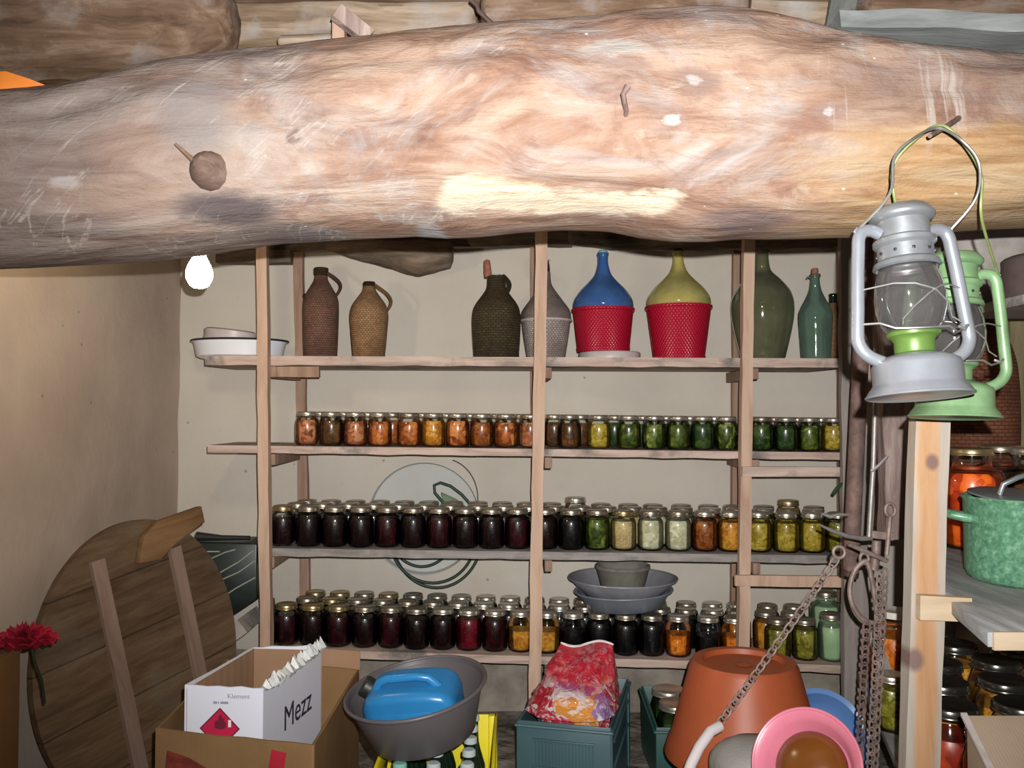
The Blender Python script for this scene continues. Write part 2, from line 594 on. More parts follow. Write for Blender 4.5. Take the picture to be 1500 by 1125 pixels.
M['lid'] = m_plain('jar_lid_metal', (.40, .35, .28), .34, .85, .18, 30, .06, .5, rnd=True)
M['lid_pale'] = m_plain('pale_jar_lid_metal', (.58, .54, .47), .32, .85, .15, 30, .06, .5, rnd=True)
M['lid_gold'] = m_plain('gold_jar_lid_metal', (.42, .33, .17), .34, .85, .15, 30, .06, .5, rnd=True)
M['lid_dark'] = m_plain('dark_reflection_jar_lid', (.13, .13, .115), .22, .9, .2, 20, .04, .5, rnd=True)  # dark surroundings mirrored in the lids, put into the metal colour
M['lid_plastic'] = m_plain('white_plastic_lid', (.68, .65, .58), .5, 0, .08, 20, .05)
M['glass'] = m_glass('jar_glass', (.93, .95, .93), .07, .9)
M['glass_green'] = m_glass('green_jar_glass', (.82, .91, .83), .08, 1.3, .10, (.40, .55, .42))
M['demi_blue'] = m_glass('blue_demijohn_glass', (.06, .25, .70), .10, 1.3, .50, (.11, .26, .62))
M['demi_yellow'] = m_glass('yellow_demijohn_glass', (.75, .68, .10), .10, 1.3, .50, (.80, .72, .26))
M['demi_green'] = m_glass('green_demijohn_glass', (.42, .48, .26), .07, 1.6, .30, (.34, .34, .22))
M['bottle_green'] = m_glass('pale_green_bottle_glass', (.55, .70, .62), .07, 1.8, .26, (.30, .42, .36))
M['lamp_glass'] = m_glass('lantern_glass', (.66, .65, .65), .05, 1.7, .14, (.30, .29, .29))
M['beer_glass'] = m_plain('dark_bottle_glass', (.006, .018, .010), .08, 0, .2, 10, 0, .6)

FILL = {
    'plum': m_fill('plum_fill', [(.3, (.005, .0015, .002)), (.6, (.012, .003, .004)), (.9, (.03, .006, .008))], 45),
    'cherry': m_fill('cherry_fill', [(.3, (.012, .0012, .003)), (.6, (.032, .0025, .006)), (.9, (.07, .006, .012))], 45),
    'red': m_fill('red_fill', [(.3, (.08, .003, .010)), (.6, (.16, .006, .018)), (.9, (.26, .02, .03))], 45),
    'blackberry': m_fill('blackberry_fill', [(.3, (.002, .002, .003)), (.6, (.005, .005, .006)), (.9, (.012, .011, .012))], 70),
    'apricot': m_fill('apricot_fill', [(.30, (.19, .045, .010)), (.48, (.44, .125, .028)), (.62, (.58, .20, .055)), (.85, (.70, .33, .11))], 34),
    'peach': m_fill('peach_fill', [(.30, (.20, .055, .022)), (.5, (.42, .14, .06)), (.65, (.52, .22, .11)), (.85, (.60, .34, .18))], 34),
    'carrot': m_fill('carrot_fill', [(.3, (.40, .09, .008)), (.5, (.62, .17, .012)), (.8, (.78, .29, .03))], 46),
    'honey': m_fill('honey_fill', [(.3, (.36, .13, .012)), (.55, (.55, .25, .03)), (.8, (.68, .38, .07))], 52),
    'redbrown': m_fill('redbrown_fill', [(.3, (.15, .035, .008)), (.55, (.30, .085, .018)), (.8, (.42, .16, .04))], 46),
    'brown': m_fill('brown_fill', [(.3, (.05, .022, .008)), (.55, (.11, .045, .015)), (.8, (.18, .08, .03))], 40),
    'pickle': m_fill('pickle_fill', [(.30, (.022, .038, .005)), (.5, (.07, .105, .014)), (.66, (.17, .20, .035)), (.86, (.36, .40, .15))], 36),
    'gherkin': m_fill('gherkin_fill', [(.30, (.012, .030, .008)), (.55, (.035, .075, .016)), (.75, (.085, .13, .03)), (.9, (.32, .40, .20))], 36),
    'olive': m_fill('olive_fill', [(.3, (.11, .10, .010)), (.52, (.24, .21, .025)), (.8, (.40, .36, .07))], 46),
    'mustard': m_fill('mustard_fill', [(.3, (.22, .15, .012)), (.52, (.40, .29, .035)), (.8, (.54, .43, .09))], 46),
    'cabbage': m_fill('cabbage_fill', [(.3, (.42, .41, .26)), (.55, (.60, .585, .42)), (.85, (.74, .72, .58))], 44),
    'tan': m_fill('tan_fill', [(.3, (.40, .29, .13)), (.55, (.53, .41, .20)), (.85, (.62, .50, .29))], 70),
    'mint': m_fill('mint_fill', [(.3, (.42, .50, .33)), (.6, (.52, .60, .42)), (.9, (.62, .68, .50))], 20, blobs=False),
    'tomato': m_fill('tomato_fill', [(.3, (.30, .02, .004)), (.5, (.62, .08, .008)), (.8, (.85, .19, .02))], 22),
    'tomato_dark': m_fill('tomato_dark_fill', [(.3, (.10, .006, .003)), (.55, (.22, .018, .006)), (.8, (.45, .06, .012))], 22),
    'empty': None,
}

def m_wicker(name, a, b, nu=26, nv=30, rough=.7):
    n = NT(name)
    uv = n.coord('UV', (1, 1, 1))
    br = n.n('TexBrick', offset=.5, ins={'Vector': uv, 'Color1': (*a, 1), 'Color2': (*b, 1), 'Mortar': (a[0] * .5, a[1] * .5, a[2] * .5, 1), 'Scale': 1.0, 'Mortar Size': .10 / nv, 'Brick Width': 1.0 / nu, 'Row Height': 1.0 / nv, 'Mortar Smooth': .6})
    dirt = n.noise(n.coord(), 9, 5, .6)
    c = n.mix(n.ramp(dirt, [(.42, 0.0), (.68, .75)]), br.outputs[0], tuple(x * .4 for x in a))
    h = n.math('SUBTRACT', n.noise(n.coord('UV', (nu, nv, 1)), 2, 3), n.math('MULTIPLY', br.outputs[1], 1.0))
    return n.principled(c, rough, 0, n.bump(h, .8, .006), .25)
M['wicker_red'] = m_wicker('red_brown_wicker', (.17, .085, .058), (.22, .12, .085), 40, 46)
M['wicker_tan'] = m_wicker('tan_wicker', (.30, .165, .08), (.40, .24, .125), 36, 46)
M['wicker_dark'] = m_wicker('dark_wicker', (.055, .040, .018), (.085, .062, .030), 30, 44)
M['wicker_grey'] = m_wicker('grey_wicker', (.28, .225, .19), (.34, .29, .26), 44, 60)
M['wicker_basket'] = m_wicker('rust_wicker', (.15, .055, .027), (.20, .078, .04), 34, 74)

def m_lattice(name, a, b):
    n = NT(name)
    uv = n.n('SeparateXYZ', ins={0: n.coord('UV')})
    u = n.math('MULTIPLY', uv.outputs[0], 2 * PI * 52)
    v = n.math('MULTIPLY', uv.outputs[1], 2 * PI * 34)
    s1 = n.math('ABSOLUTE', n.math('SINE', n.math('MULTIPLY', n.math('ADD', u, v), .5)))
    s2 = n.math('ABSOLUTE', n.math('SINE', n.math('MULTIPLY', n.math('SUBTRACT', u, v), .5)))
    h = n.math('MINIMUM', s1, s2)
    c = n.ramp(h, [(.1, b), (.5, a)])
    return n.principled(c, .38, 0, n.bump(h, .5, .004), .5)
M['red_lattice'] = m_lattice('red_plastic_lattice', (.46, .005, .030), (.34, .004, .024))

M['enamel_white'] = m_plain('white_enamel', (.78, .80, .86), .18, 0, .05, 6, .02, .6)
M['enamel_grey'] = m_plain('old_enamel', (.52, .46, .45), .4, 0, .12, 8, .05)
M['black_rim'] = m_plain('dark_rim', (.02, .02, .03), .4, 0, .2, 10, 0)
M['rubber'] = m_plain('dark_green_hose', (.025, .045, .035), .5, 0, .2, 20, .05)
M['tin'] = m_plain('dull_tin', (.40, .40, .45), .34, .4, .2, 14, .1, .5)
M['tin_blue'] = m_plain('bluish_tin', (.28, .32, .38), .38, .4, .2, 10, .15, .5)
M['stoneware'] = m_plain('dusty_stoneware', (.20, .185, .155), .85, 0, .25, 20, .3)
M['rust'] = m_plain('rusty_iron', (.19, .125, .11), .75, .3, .45, 26, .5)
M['iron'] = m_plain('dull_iron', (.34, .32, .31), .5, .6, .3, 22, .3)
M['dark_iron'] = m_plain('dark_iron', (.07, .045, .035), .7, .3, .4, 22, .4)
M['chain'] = m_plain('rusty_chain_iron', (.26, .195, .175), .6, .35, .4, 40, .3)
M['silver'] = m_plain('silver_lantern_paint', (.29, .31, .35), .30, .5, .10, 16, .08, .5)
M['silver_dull'] = m_plain('dull_silver', (.22, .235, .25), .36, .5, .25, 22, .12, .5)
M['green_lantern'] = m_plain('green_lantern_paint', (.145, .25, .125), .38, .15, .4, 12, .1, .5)
M['green_collar'] = m_plain('green_collar_paint', (.09, .165, .035), .4, .2, .15, 12, .05)
M['wire'] = m_plain('bail_wire', (.30, .30, .29), .4, .7, .3, 30, .05)
M['wire_black'] = m_plain('black_wire', (.04, .04, .04), .5, .3, .3, 30, 0)
M['wire_green'] = m_plain('green_wire', (.22, .27, .10), .45, .3, .3, 30, 0)

def m_card(name, a, b):
    n = NT(name)
    w = n.n('TexWave', ins={'Vector': n.coord(), 'Scale': 60.0, 'Distortion': 1.0}).outputs[1]
    f = n.noise(n.coord(), 6, 5, .6)
    c = n.ramp(f, [(.3, a), (.7, b)])
    c = n.mix(.06, c, w, 'OVERLAY')
    return n.principled(c, .85, 0, n.bump(f, .15, .01), .2)
M['card'] = m_card('brown_cardboard', (.195, .11, .048), (.26, .152, .07))
M['card_dark'] = m_card('dark_cardboard', (.16, .075, .022), (.22, .11, .04))
M['card_in'] = m_card('cardboard_inside', (.27, .16, .095), (.34, .21, .13))
M['card_pale'] = m_card('pale_cardboard', (.27, .20, .14), (.33, .255, .185))
M['card_edge'] = m_plain('cardboard_edge', (.36, .32, .30), .9, 0, .15, 40, .2)
M['white_card'] = m_plain('white_carton', (.70, .71, .80), .7, 0, .04, 5, .05)
M['torn_card'] = m_plain('torn_white_paper', (.66, .68, .67), .9, 0, .18, 60, .6)
M['ink'] = m_plain('black_ink', (.035, .03, .05), .7, 0, .1, 10, 0)
M['ink_grey'] = m_plain('grey_ink', (.30, .28, .38), .7, 0, .1, 10, 0)
M['hazard_red'] = m_plain('hazard_red', (.50, .012, .06), .6, 0, .1, 10, 0)
M['hazard_dark'] = m_plain('hazard_border', (.16, .008, .03), .6, 0, .1, 10, 0)
M['red_tape'] = m_plain('red_print', (.40, .015, .035), .6, 0, .15, 12, 0)
M['paper_white'] = m_plain('white_print', (.8, .74, .76), .6, 0, .05, 10, 0)

def m_plastic(name, col, rough=.35, var=.1, bump=.03, spec=.5):
    return m_plain(name, col, rough, 0, var, 7, bump, spec)
M['blue_can'] = m_plastic('blue_plastic', (.022, .185, .43), .3, .12)
M['black_plastic'] = m_plastic('black_plastic', (.016, .018, .017), .45, .2)
M['grey_basin'] = m_plastic('grey_plastic', (.095, .086, .092), .42, .1)
M['yellow_crate'] = m_plastic('yellow_plastic', (.70, .60, .015), .45, .1)
M['teal_crate'] = m_plastic('blue_green_plastic', (.050, .105, .122), .42, .12)
M['green_crate'] = m_plastic('green_plastic', (.028, .088, .078), .45, .15)
M['terracotta'] = m_plastic('terracotta_plastic', (.36, .080, .028), .42, .10)
M['pink'] = m_plastic('pink_plastic', (.66, .20, .28), .32, .06)
M['copper'] = m_plastic('copper_brown_glaze', (.17, .055, .010), .22, .15, .02, .7)
M['blue_basin'] = m_plastic('light_blue_plastic', (.16, .33, .70), .3, .1)
M['pale_blue'] = m_plastic('pale_blue_plastic', (.45, .60, .72), .3, .05)
M['hose_white'] = m_plastic('white_hose', (.60, .55, .56), .45, .08)
M['glow_orange'] = m_plastic('bulb_glow_orange', (.75, .22, .03), .6, .2)  # warm glow of the bulb put into the colour
M['cap_white'] = m_plastic('white_cap', (.40, .46, .46), .35, .1)
M['cap_teal'] = m_plastic('teal_cap', (.20, .42, .36), .35, .1)
M['cork'] = m_plain('cork', (.30, .12, .08), .85, 0, .3, 60, .4)
M['cord'] = m_plain('cable', (.05, .04, .03), .6, 0, .1, 10, 0)
M['socket'] = m_plain('lamp_socket', (.10, .07, .05), .5, 0, .1, 10, 0)
M['carnation'] = m_plain('carnation_red', (.30, .004, .022), .7, 0, .4, 30, .3)
M['stem'] = m_plain('flower_stem', (.012, .02, .008), .7, 0, .3, 30, 0)
M['leather'] = m_plain('dark_leather', (.10, .072, .065), .7, 0, .3, 14, .3)
M['black_sheet'] = m_plastic('black_green_plastic', (.010, .018, .014), .4, .3)
M['crate_wire'] = m_plain('pale_wire', (.30, .33, .27), .6, 0, .2, 20, 0)

def m_enamel_speckle():
    n = NT('speckled_green_enamel')
    f = n.noise(n.coord(), 90, 4, .7)
    g = n.noise(n.coord(), 5, 5, .6)
    c = n.ramp(f, [(.35, (.05, .15, .09)), (.55, (.11, .26, .155)), (.72, (.24, .42, .29))])
    c = n.mix(n.ramp(g, [(.58, 0), (.75, .7)]), c, (.30, .30, .27))
    return n.principled(c, .35, 0, n.bump(f, .08, .003), .5)
M['enamel_green'] = m_enamel_speckle()

def m_sack():
    n = NT('woven_sack')
    f = n.noise(n.coord(), 6, 6, .6)
    c = n.ramp(f, [(.3, (.24, .23, .21)), (.55, (.33, .32, .30)), (.75, (.39, .365, .35))])
    g = n.noise(n.coord(), 11, 3, .5)
    c = n.mix(n.ramp(g, [(.60, 0), (.70, .7)]), c, (.12, .26, .25))
    w = n.voro(n.coord(), 120, 'F1', 'Distance')
    return n.principled(c, .7, 0, n.bump(n.math('ADD', w, n.math('MULTIPLY', f, 2)), .12, .004), .3)
M['sack'] = m_sack()

def m_floral():
    n = NT('floral_foil')
    co = n.coord()
    tc = n.n('SeparateXYZ', ins={0: co})
    z = tc.outputs[2]
    wob = n.mix(.10, co, n.n('TexNoise', ins={'Vector': co, 'Scale': 14.0}).outputs[1])
    cell = n.n('TexVoronoi', ins={'Vector': wob, 'Scale': 17.0})
    cs = n.n('SeparateColor', ins={0: cell.outputs['Color']}).outputs[0]
    pet = n.ramp(cs, [(.0, (.42, .008, .025)), (.24, (.60, .02, .02)), (.36, (.70, .27, .04)), (.50, (.60, .44, .06)), (.56, (.70, .62, .64)), (.80, (.30, .17, .40)), (.88, (.45, .02, .05))], 'CONSTANT')
    top = n.n('MapRange', ins={0: n.math('ADD', z, n.math('MULTIPLY', n.noise(co, 9), .12)), 1: .34, 2: .40, 3: 0.0, 4: 1.0}).outputs[0]
    redc = n.ramp(n.noise(co, 16, 3), [(.35, (.34, .006, .022)), (.55, (.55, .02, .045)), (.7, (.62, .11, .05))])
    c = n.mix(top, pet, redc)
    crk = n.noise(co, 30, 5, .7, 1.5)
    wht = n.math('MULTIPLY', n.ramp(crk, [(.50, 0), (.60, .85)]), n.math('SUBTRACT', 1.0, n.math('MULTIPLY', top, .75)))
    c = n.mix(wht, c, (.74, .70, .72))
    return n.principled(c, .22, 0, n.bump(crk, .8, .015), .6, .5)
M['floral'] = m_floral()
M['foil_edge'] = m_plain('bag_edge', (.75, .72, .72), .4, 0, .1, 20, .1)

# ------------------------------------------------------------------ room shell
XW, XE, YB, ZC = -1.23, 1.62, 3.16, 1.82
b = MB(); b.box((.195, .95, -.04), (3.05, 4.7, .08)); struct('floor', b, M['floor'])

def wall_grid(p0, u, v, nu, nv, amp, thick):
    """plastered wall: gently uneven face, straight back"""
    mb = MB(); bm = mb.bm
    p0, u, v = Vector(p0), Vector(u), Vector(v)
    nrm = u.cross(v).normalized()
    g = []
    for j in range(nv + 1):
        row = []
        for i in range(nu + 1):
            q = p0 + u * (i / nu) + v * (j / nv)
            d = noise.fractal(q * 1.7, 1.0, 2.0, 3) * amp
            row.append(bm.verts.new(q - nrm * abs(d)))
        g.append(row)
    for j in range(nv):
        for i in range(nu):
            bm.faces.new((g[j][i], g[j][i + 1], g[j + 1][i + 1], g[j + 1][i]))
    bnd = [e for e in bm.edges if e.is_boundary]
    r = bmesh.ops.extrude_edge_only(bm, edges=bnd)
    nv_ = [x for x in r['geom'] if isinstance(x, bmesh.types.BMVert)]
    for x in nv_:
        d = (x.co - p0).dot(nrm)
        x.co -= nrm * (thick + d)
    ne = [e for e in bm.edges if e.is_boundary]
    bmesh.ops.holes_fill(bm, edges=ne, sides=0)
    return mb

struct('wall_back', wall_grid((XW - .1, YB, 0), (XE - XW + .2, 0, 0), (0, 0, ZC), 60, 36, .012, .1), M['plaster_back'])
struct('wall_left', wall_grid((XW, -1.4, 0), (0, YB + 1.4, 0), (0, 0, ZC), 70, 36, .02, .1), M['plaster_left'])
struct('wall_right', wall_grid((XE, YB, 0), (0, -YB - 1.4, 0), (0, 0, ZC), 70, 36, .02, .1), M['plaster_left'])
b = MB()
y = -1.4
while y < YB:
    w = .17 + .03 * math.sin(y * 17)
    b.box((.195, y + w / 2, ZC + .02 + .004 * math.sin(y * 31)), (3.05, w - .006, .04))
    y += w
struct('ceiling', b, M['ceil_wood'])
# rough stone footing along the back wall below the plaster
mb = MB()
pr = []
for i in range(41):
    x = XW + .02 + (XE - XW - .04) * i / 40
    pr.append(x)
bm = mb.bm
rows = []
for (yy, zz) in ((YB - .012, .20), (YB - .05, .165), (YB - .075, .09), (YB - .085, 0.0)):
    rows.append([bm.verts.new((x, yy - .02 * abs(noise.noise((x * 7, yy * 9, zz * 11))), zz + (.014 * noise.noise((x * 5, 3, 1)) if zz > 0 else 0))) for x in pr])
for j in range(3):
    for i in range(40):
        bm.faces.new((rows[j][i], rows[j][i + 1], rows[j + 1][i + 1], rows[j + 1][i]))
struct('baseboard_back', mb, M['footing'])

# ------------------------------------------------------------------ log beam
def interp(tab, x):
    if x <= tab[0][0]:
        return tab[0][1]
    for (a, ya), (c, yc) in zip(tab, tab[1:]):
        if x <= c:
            return ya + (yc - ya) * (x - a) / (c - a)
    return tab[-1][1]

LOW = [(-300, 402), (0, 398), (100, 393), (200, 385), (260, 378), (330, 367), (400, 358), (500, 352), (600, 349), (650, 352), (700, 350), (760, 344), (830, 339), (900, 341), (950, 351), (1000, 357), (1050, 356), (1100, 352), (1200, 352), (1300, 349), (1400, 342), (1500, 335), (1800, 330)]
UPP = [(-300, 150), (0, 138), (100, 128), (200, 110), (280, 92), (380, 78), (450, 72), (550, 62), (700, 45), (800, 38), (900, 26), (1000, 22), (1080, 25), (1150, 36), (1210, 50), (1300, 68), (1400, 78), (1500, 92), (1800, 100)]
YBEAM = 1.42
mb = MB(); bm = mb.bm
NX, NA = 260, 72
rings = []
x0, x1 = XW + .004, XE - .004
for i in range(NX + 1):
    x = x0 + (x1 - x0) * i / NX
    px = 750 + x * FPX / 1.40
    zl = P(750, interp(LOW, px) - 11, 1.40).z
    zu = P(750, interp(UPP, px) + 5, 1.40).z
    zc, hz = (zl + zu) / 2, (zu - zl) / 2
    rg = []
    for k in range(NA):
        a = 2 * PI * k / NA
        ca, sa = math.cos(a), math.sin(a)
        # flattened hewn round
        e = 0.82
        cx = math.copysign(abs(ca) ** e, ca)
        sz = math.copysign(abs(sa) ** e, sa)
        q = Vector((x * 2.2, ca * 1.0 + 7, sa * 1.0))
        d = noise.fractal(q * 2.0, 1.0, 2.0, 5) * .014 + noise.fractal(Vector((x * 1.5, ca * 7, sa * 7)), .9, 2.0, 4) * .008
        d *= 1 - .75 * abs(sa) ** 6
        rg.append(bm.verts.new((x, YBEAM + cx * (.165 + d), zc + sz * (hz + d * .4))))
    rings.append(rg)
for i in range(NX):
    for k in range(NA):
        k2 = (k + 1) % NA
        bm.faces.new((rings[i][k], rings[i][k2], rings[i + 1][k2], rings[i + 1][k]))
bm.faces.new(rings[0]); bm.faces.new(rings[-1][::-1])
beam = thing('log_beam', 'huge rough hewn log beam crossing under the ceiling, pinkish brown with dusty patches', 'beam', (0, 0, 0))
beam['kind'] = 'thing'
part('log', mb, M['beam'], beam, ang=80)

def beam_front(px, py):
    """point on the front face of the log seen at this pixel (about)"""
    for k in range(60):
        Y = 1.20 + k * .004
        p = P(px, py, Y)
        i = int((p.x - x0) / (x1 - x0) * NX)
        rg = rings_co[max(0, min(NX, i))]
        zs = [c.z for c in rg]
        zc, hz = (max(zs) + min(zs)) / 2, (max(zs) - min(zs)) / 2
        fz = min(1, abs((p.z - zc) / hz))
        yy = min((c.y for c in rg if abs(c.z - p.z) < .02), default=1.42)
        if Y >= yy:
            return p
    return p
rings_co = []
for i in range(NX + 1):
    rings_co.append([beam.children[0].data.vertices[i * NA + k].co.copy() for k in range(NA)])

# broken branch stub on the beam
p = beam_front(303, 245)
mb = MB()
mb.tube([p + Vector((.0, .03, .0)), p + Vector((0, .0, .0)), p + Vector((-.004, -.016, .004)), p + Vector((-.007, -.024, .008))], [.034, .029, .017, .006], 14)
part('branch_stub', mb, M['stub'], beam, 'dark broken branch stub')
mb = MB()
a = beam_front(268, 222); c = beam_front(300, 252)
mb.tube([a + Vector((-.004, -.02, .006)), a.lerp(c, .5) + Vector((0, -.012, .002)), c + Vector((0, .004, 0))], [.002, .004, .006], 8)
part('splinter', mb, M['ceil_wood'], beam)

def nail(label, pts, rads, head=None):
    t = thing('bent_nail', label, 'nail', pts[0])
    o = Vector(pts[0])
    mb = MB(); mb.tube([Vector(q) - o for q in pts], rads, 10)
    part('shank', mb, M['rust'], t)
    if head is not None:
        mb = MB()
        d = (Vector(pts[-1]) - Vector(pts[-2])).normalized()
        mb.tube([Vector(pts[-1]) - o - d * .001, Vector(pts[-1]) - o + d * .003], head, 10)
        part('head', mb, M['dark_iron'], t)
    return t

f1 = beam_front(917, 172)
nail('rusty bent nail sticking out of the middle of the log beam', [f1 + Vector((0, .012, 0)), f1 + Vector((-.001, -.012, .006)), P(915, 150, f1.y - .03), P(913, 138, f1.y - .035), P(920, 126, f1.y - .036)], [.0035, .0035, .0038, .004, .005])
f2 = beam_front(1412, 168)
NAIL_TIP = P(1362, 199, f2.y - .085)
nail('rusty nail in the log beam that both lanterns hang from', [NAIL_TIP, P(1385, 186, f2.y - .05), P(1400, 176, f2.y - .02), f2 + Vector((0, .012, 0))], [.0032, .0036, .004, .0048])

# ------------------------------------------------------------------ ceiling timbers above the beam
def timber(name, label, a, bb, w, h, wdir, mat, nseg=24, jit=.008, bev=.0):
    mb = MB()
    o = Vector(a)
    mb.slab(Vector((0, 0, 0)), Vector(bb) - o, w, h, wdir, bev, nseg, jit)
    return single(name, mb, mat, label, 'timber', a, ang=35)

def rough_log(name, label, pts, rads, mat, cat='log'):
    o = Vector(pts[0])
    mb = MB(); bm = mb.bm
    n = 40
    rg = []
    for i in range(n + 1):
        t = i / n * (len(pts) - 1)
        k = min(int(t), len(pts) - 2)
        f = t - k
        f = f * f * (3 - 2 * f)
        p = Vector(pts[k]).lerp(Vector(pts[k + 1]), t - k)
        r = rads[k] + (rads[k + 1] - rads[k]) * f
        if i in (0, n):
            r *= .55
        row = []
        for j in range(24):
            a = 2 * PI * j / 24
            d = 1 + .30 * noise.fractal(Vector((p.x * 5, math.cos(a) * 1.3 + p.y, math.sin(a) * 1.3 + p.z)), 1, 2, 4)
            row.append(bm.verts.new(p - o + Vector((0, math.cos(a) * r * d, math.sin(a) * r * d))))
        rg.append(row)
    for i in range(n):
        for j in range(24):
            bm.faces.new((rg[i][j], rg[i][(j + 1) % 24], rg[i + 1][(j + 1) % 24], rg[i + 1][j]))
    bm.faces.new(rg[0]); bm.faces.new(rg[-1][::-1])
    return single(name, mb, mat, label, cat, o, ang=60)

rough_log('ceiling_joist', 'thick cobwebbed joist log slanting down onto the beam in the corner near the bulb',
          [P(-260, -10, 1.50), P(0, 48, 1.49), P(200, 45, 1.50), P(345, 30, 1.52)], [.10, .092, .085, .055], M['ceil_wood'])
rough_log('ceiling_pole', 'pale split ceiling pole lying behind the log beam, nailed with a block',
          [P(330, 38, 1.60), P(520, 36, 1.60), P(700, 30, 1.60)], [.042, .045, .042], M['ceil_wood_pale'])
rough_log('ceiling_pole', 'knotty ceiling pole above the highest point of the log beam',
          [P(705, 22, 1.52), P(820, 18, 1.52), P(985, 4, 1.54), P(1095, 6, 1.56)], [.05, .05, .043, .04], M['ceil_wood'])
rough_log('ceiling_pole', 'short yellowish ceiling pole beside the grey cross board',
          [P(1088, 22, 1.60), P(1150, 26, 1.60), P(1212, 30, 1.60)], [.045, .042, .04], M['ceil_wood_pale'])
rough_log('ceiling_pole', 'brown cracked ceiling pole above the grey plank over the lanterns',
          [P(1252, 22, 1.60), P(1400, 25, 1.60), P(1560, 20, 1.60)], [.048, .05, .055], M['ceil_wood'])
timber('cross_board', 'narrow grey board crossing the ceiling poles above the beam', P(1243, -40, 1.45), P(1225, 52, 1.56), .045, .012, (1, 0, 0), M['grey_wood'], 6, .001)
timber('ledge_plank', 'dusty blue-grey plank lying on the beam above the lanterns', P(1208, 58, 1.475), P(1590, 62, 1.475), .03, .16, (0, 0, 1), M['dusty_plank'], 30, .008)
# small bits on the beam
mb = MB()
a, c = P(408, 61, 1.50), P(486, 58, 1.50)
mb.tube([Vector((0, 0, 0)), (c - a) * .06, (c - a) * .94, c - a], [.006, .0105, .0105, .009], 14)
single('wood_peg', mb, M['ceil_wood_pale'], 'short pale peeled stick lying on top of the beam', 'stick', a)
mb = MB()
a, c = P(492, 18, 1.44), P(540, 56, 1.46)
mb.slab(Vector((0, 0, 0)), c - a, .026, .02, (0, 0, 1), .003, 8, .002)
single('wooden_block', mb, M['yoke_wood'], 'purplish brown wooden block wedged between ceiling pole and beam', 'block', a)
mb = MB()
mb.slab(Vector((0, 0, 0)), P(487, 72, 1.47) - P(487, 28, 1.47), .021, .02, (1, 0, 0), .001, 6, .001)
single('wooden_prop', mb, M['rear_wood'], 'little upright prop standing beside the purplish block on the beam', 'block', P(497, 28, 1.475))
mb = MB()
pp = [P(690, 0, 1.43), P(699, 8, 1.43), P(701, 16, 1.43), P(722, 36, 1.44)]
mb.tube([q - pp[0] for q in pp], .004, 8)
single('iron_spike', mb, M['dark_iron'], 'black bent iron spike hanging at the end of the pale ceiling pole', 'spike', pp[0])
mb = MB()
a = P(10, 121, 1.325)  # added orange piece in place of a gap lit by the bulb
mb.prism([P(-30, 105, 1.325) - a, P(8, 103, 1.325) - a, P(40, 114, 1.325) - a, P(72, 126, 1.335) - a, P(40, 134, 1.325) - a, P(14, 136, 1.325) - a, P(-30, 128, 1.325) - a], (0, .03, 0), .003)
single('bulb_glow_wedge', mb, M['glow_orange'], 'bright orange wedge standing in for bulb glow between joist log and beam', 'wedge', a)

# dark logs at the top of the back wall
rough_log('wall_plate_log', 'dark mossy log end hanging below the ceiling above the wicker jugs', [P(476, 358, 3.0), P(540, 366, 3.0), P(610, 376, 3.0), P(664, 372, 3.0)], [.022, .05, .06, .045], M['dark_log'])
rough_log('wall_plate_log', 'dark log along the top of the wall above the red demijohns', [P(832, 344, 3.08), P(900, 351, 3.08), P(1060, 354, 3.08), P(1230, 352, 3.08)], [.03, .035, .035, .03], M['dark_log'])
timber('wall_plate', 'long dark board added to deepen the beam shadow, back wall top, first to middle post', P(392, 358, 3.115), P(838, 349, 3.115), .055, .05, (0, 0, 1), M['dark_log'], 24, .006)  # added dark wood, deepens the shadow strip below the beam
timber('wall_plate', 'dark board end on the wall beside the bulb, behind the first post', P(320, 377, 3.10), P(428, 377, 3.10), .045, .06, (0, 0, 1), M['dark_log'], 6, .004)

# ------------------------------------------------------------------ shelving
YF0, YF1 = 2.745, 2.780      # front posts
YS0, YS1 = 2.782, 3.096      # boards
YR0, YR1 = 3.120, 3.150      # rear posts
shelf = thing('storage_shelf', 'tall home-made wooden shelving with four boards of jars against the back wall', 'shelving', (0, 2.95, 0))
O = shelf.location.copy()

def spart(name, mb, mat, label=None):
    for v in mb.bm.verts:
        v.co -= O
    return part(name, mb, mat, shelf, label, ang=35)

for (pt, pb, w) in (((384, 300), (391, 1190), .033), ((794, 300), (782, 1190), .038), ((1097, 300), (1087, 1190), .035)):
    mb = MB()
    a, c = P(*pt, 2.762), P(*pb, 2.762)
    a.z = 1.78; c.z = 0.0
    mb.slab(a, c, w, YF1 - YF0, (1, 0, 0), .002, 24, .0035)
    spart('post', mb, M['post_wood'])
for (pt, pb, w) in (((437, 300), (450, 1100), .034), ((783, 300), (786, 1100), .034), ((1080, 300), (1077, 1100), .034), ((1231, 300), (1234, 1100), .022)):
    mb = MB()
    a, c = P(*pt, 3.135), P(*pb, 3.135)
    a.z = 1.78; c.z = 0.0
    mb.slab(a, c, w, YR1 - YR0, (1, 0, 0), .002, 24, .0035)
    spart('rear_post', mb, M['rear_wood'])

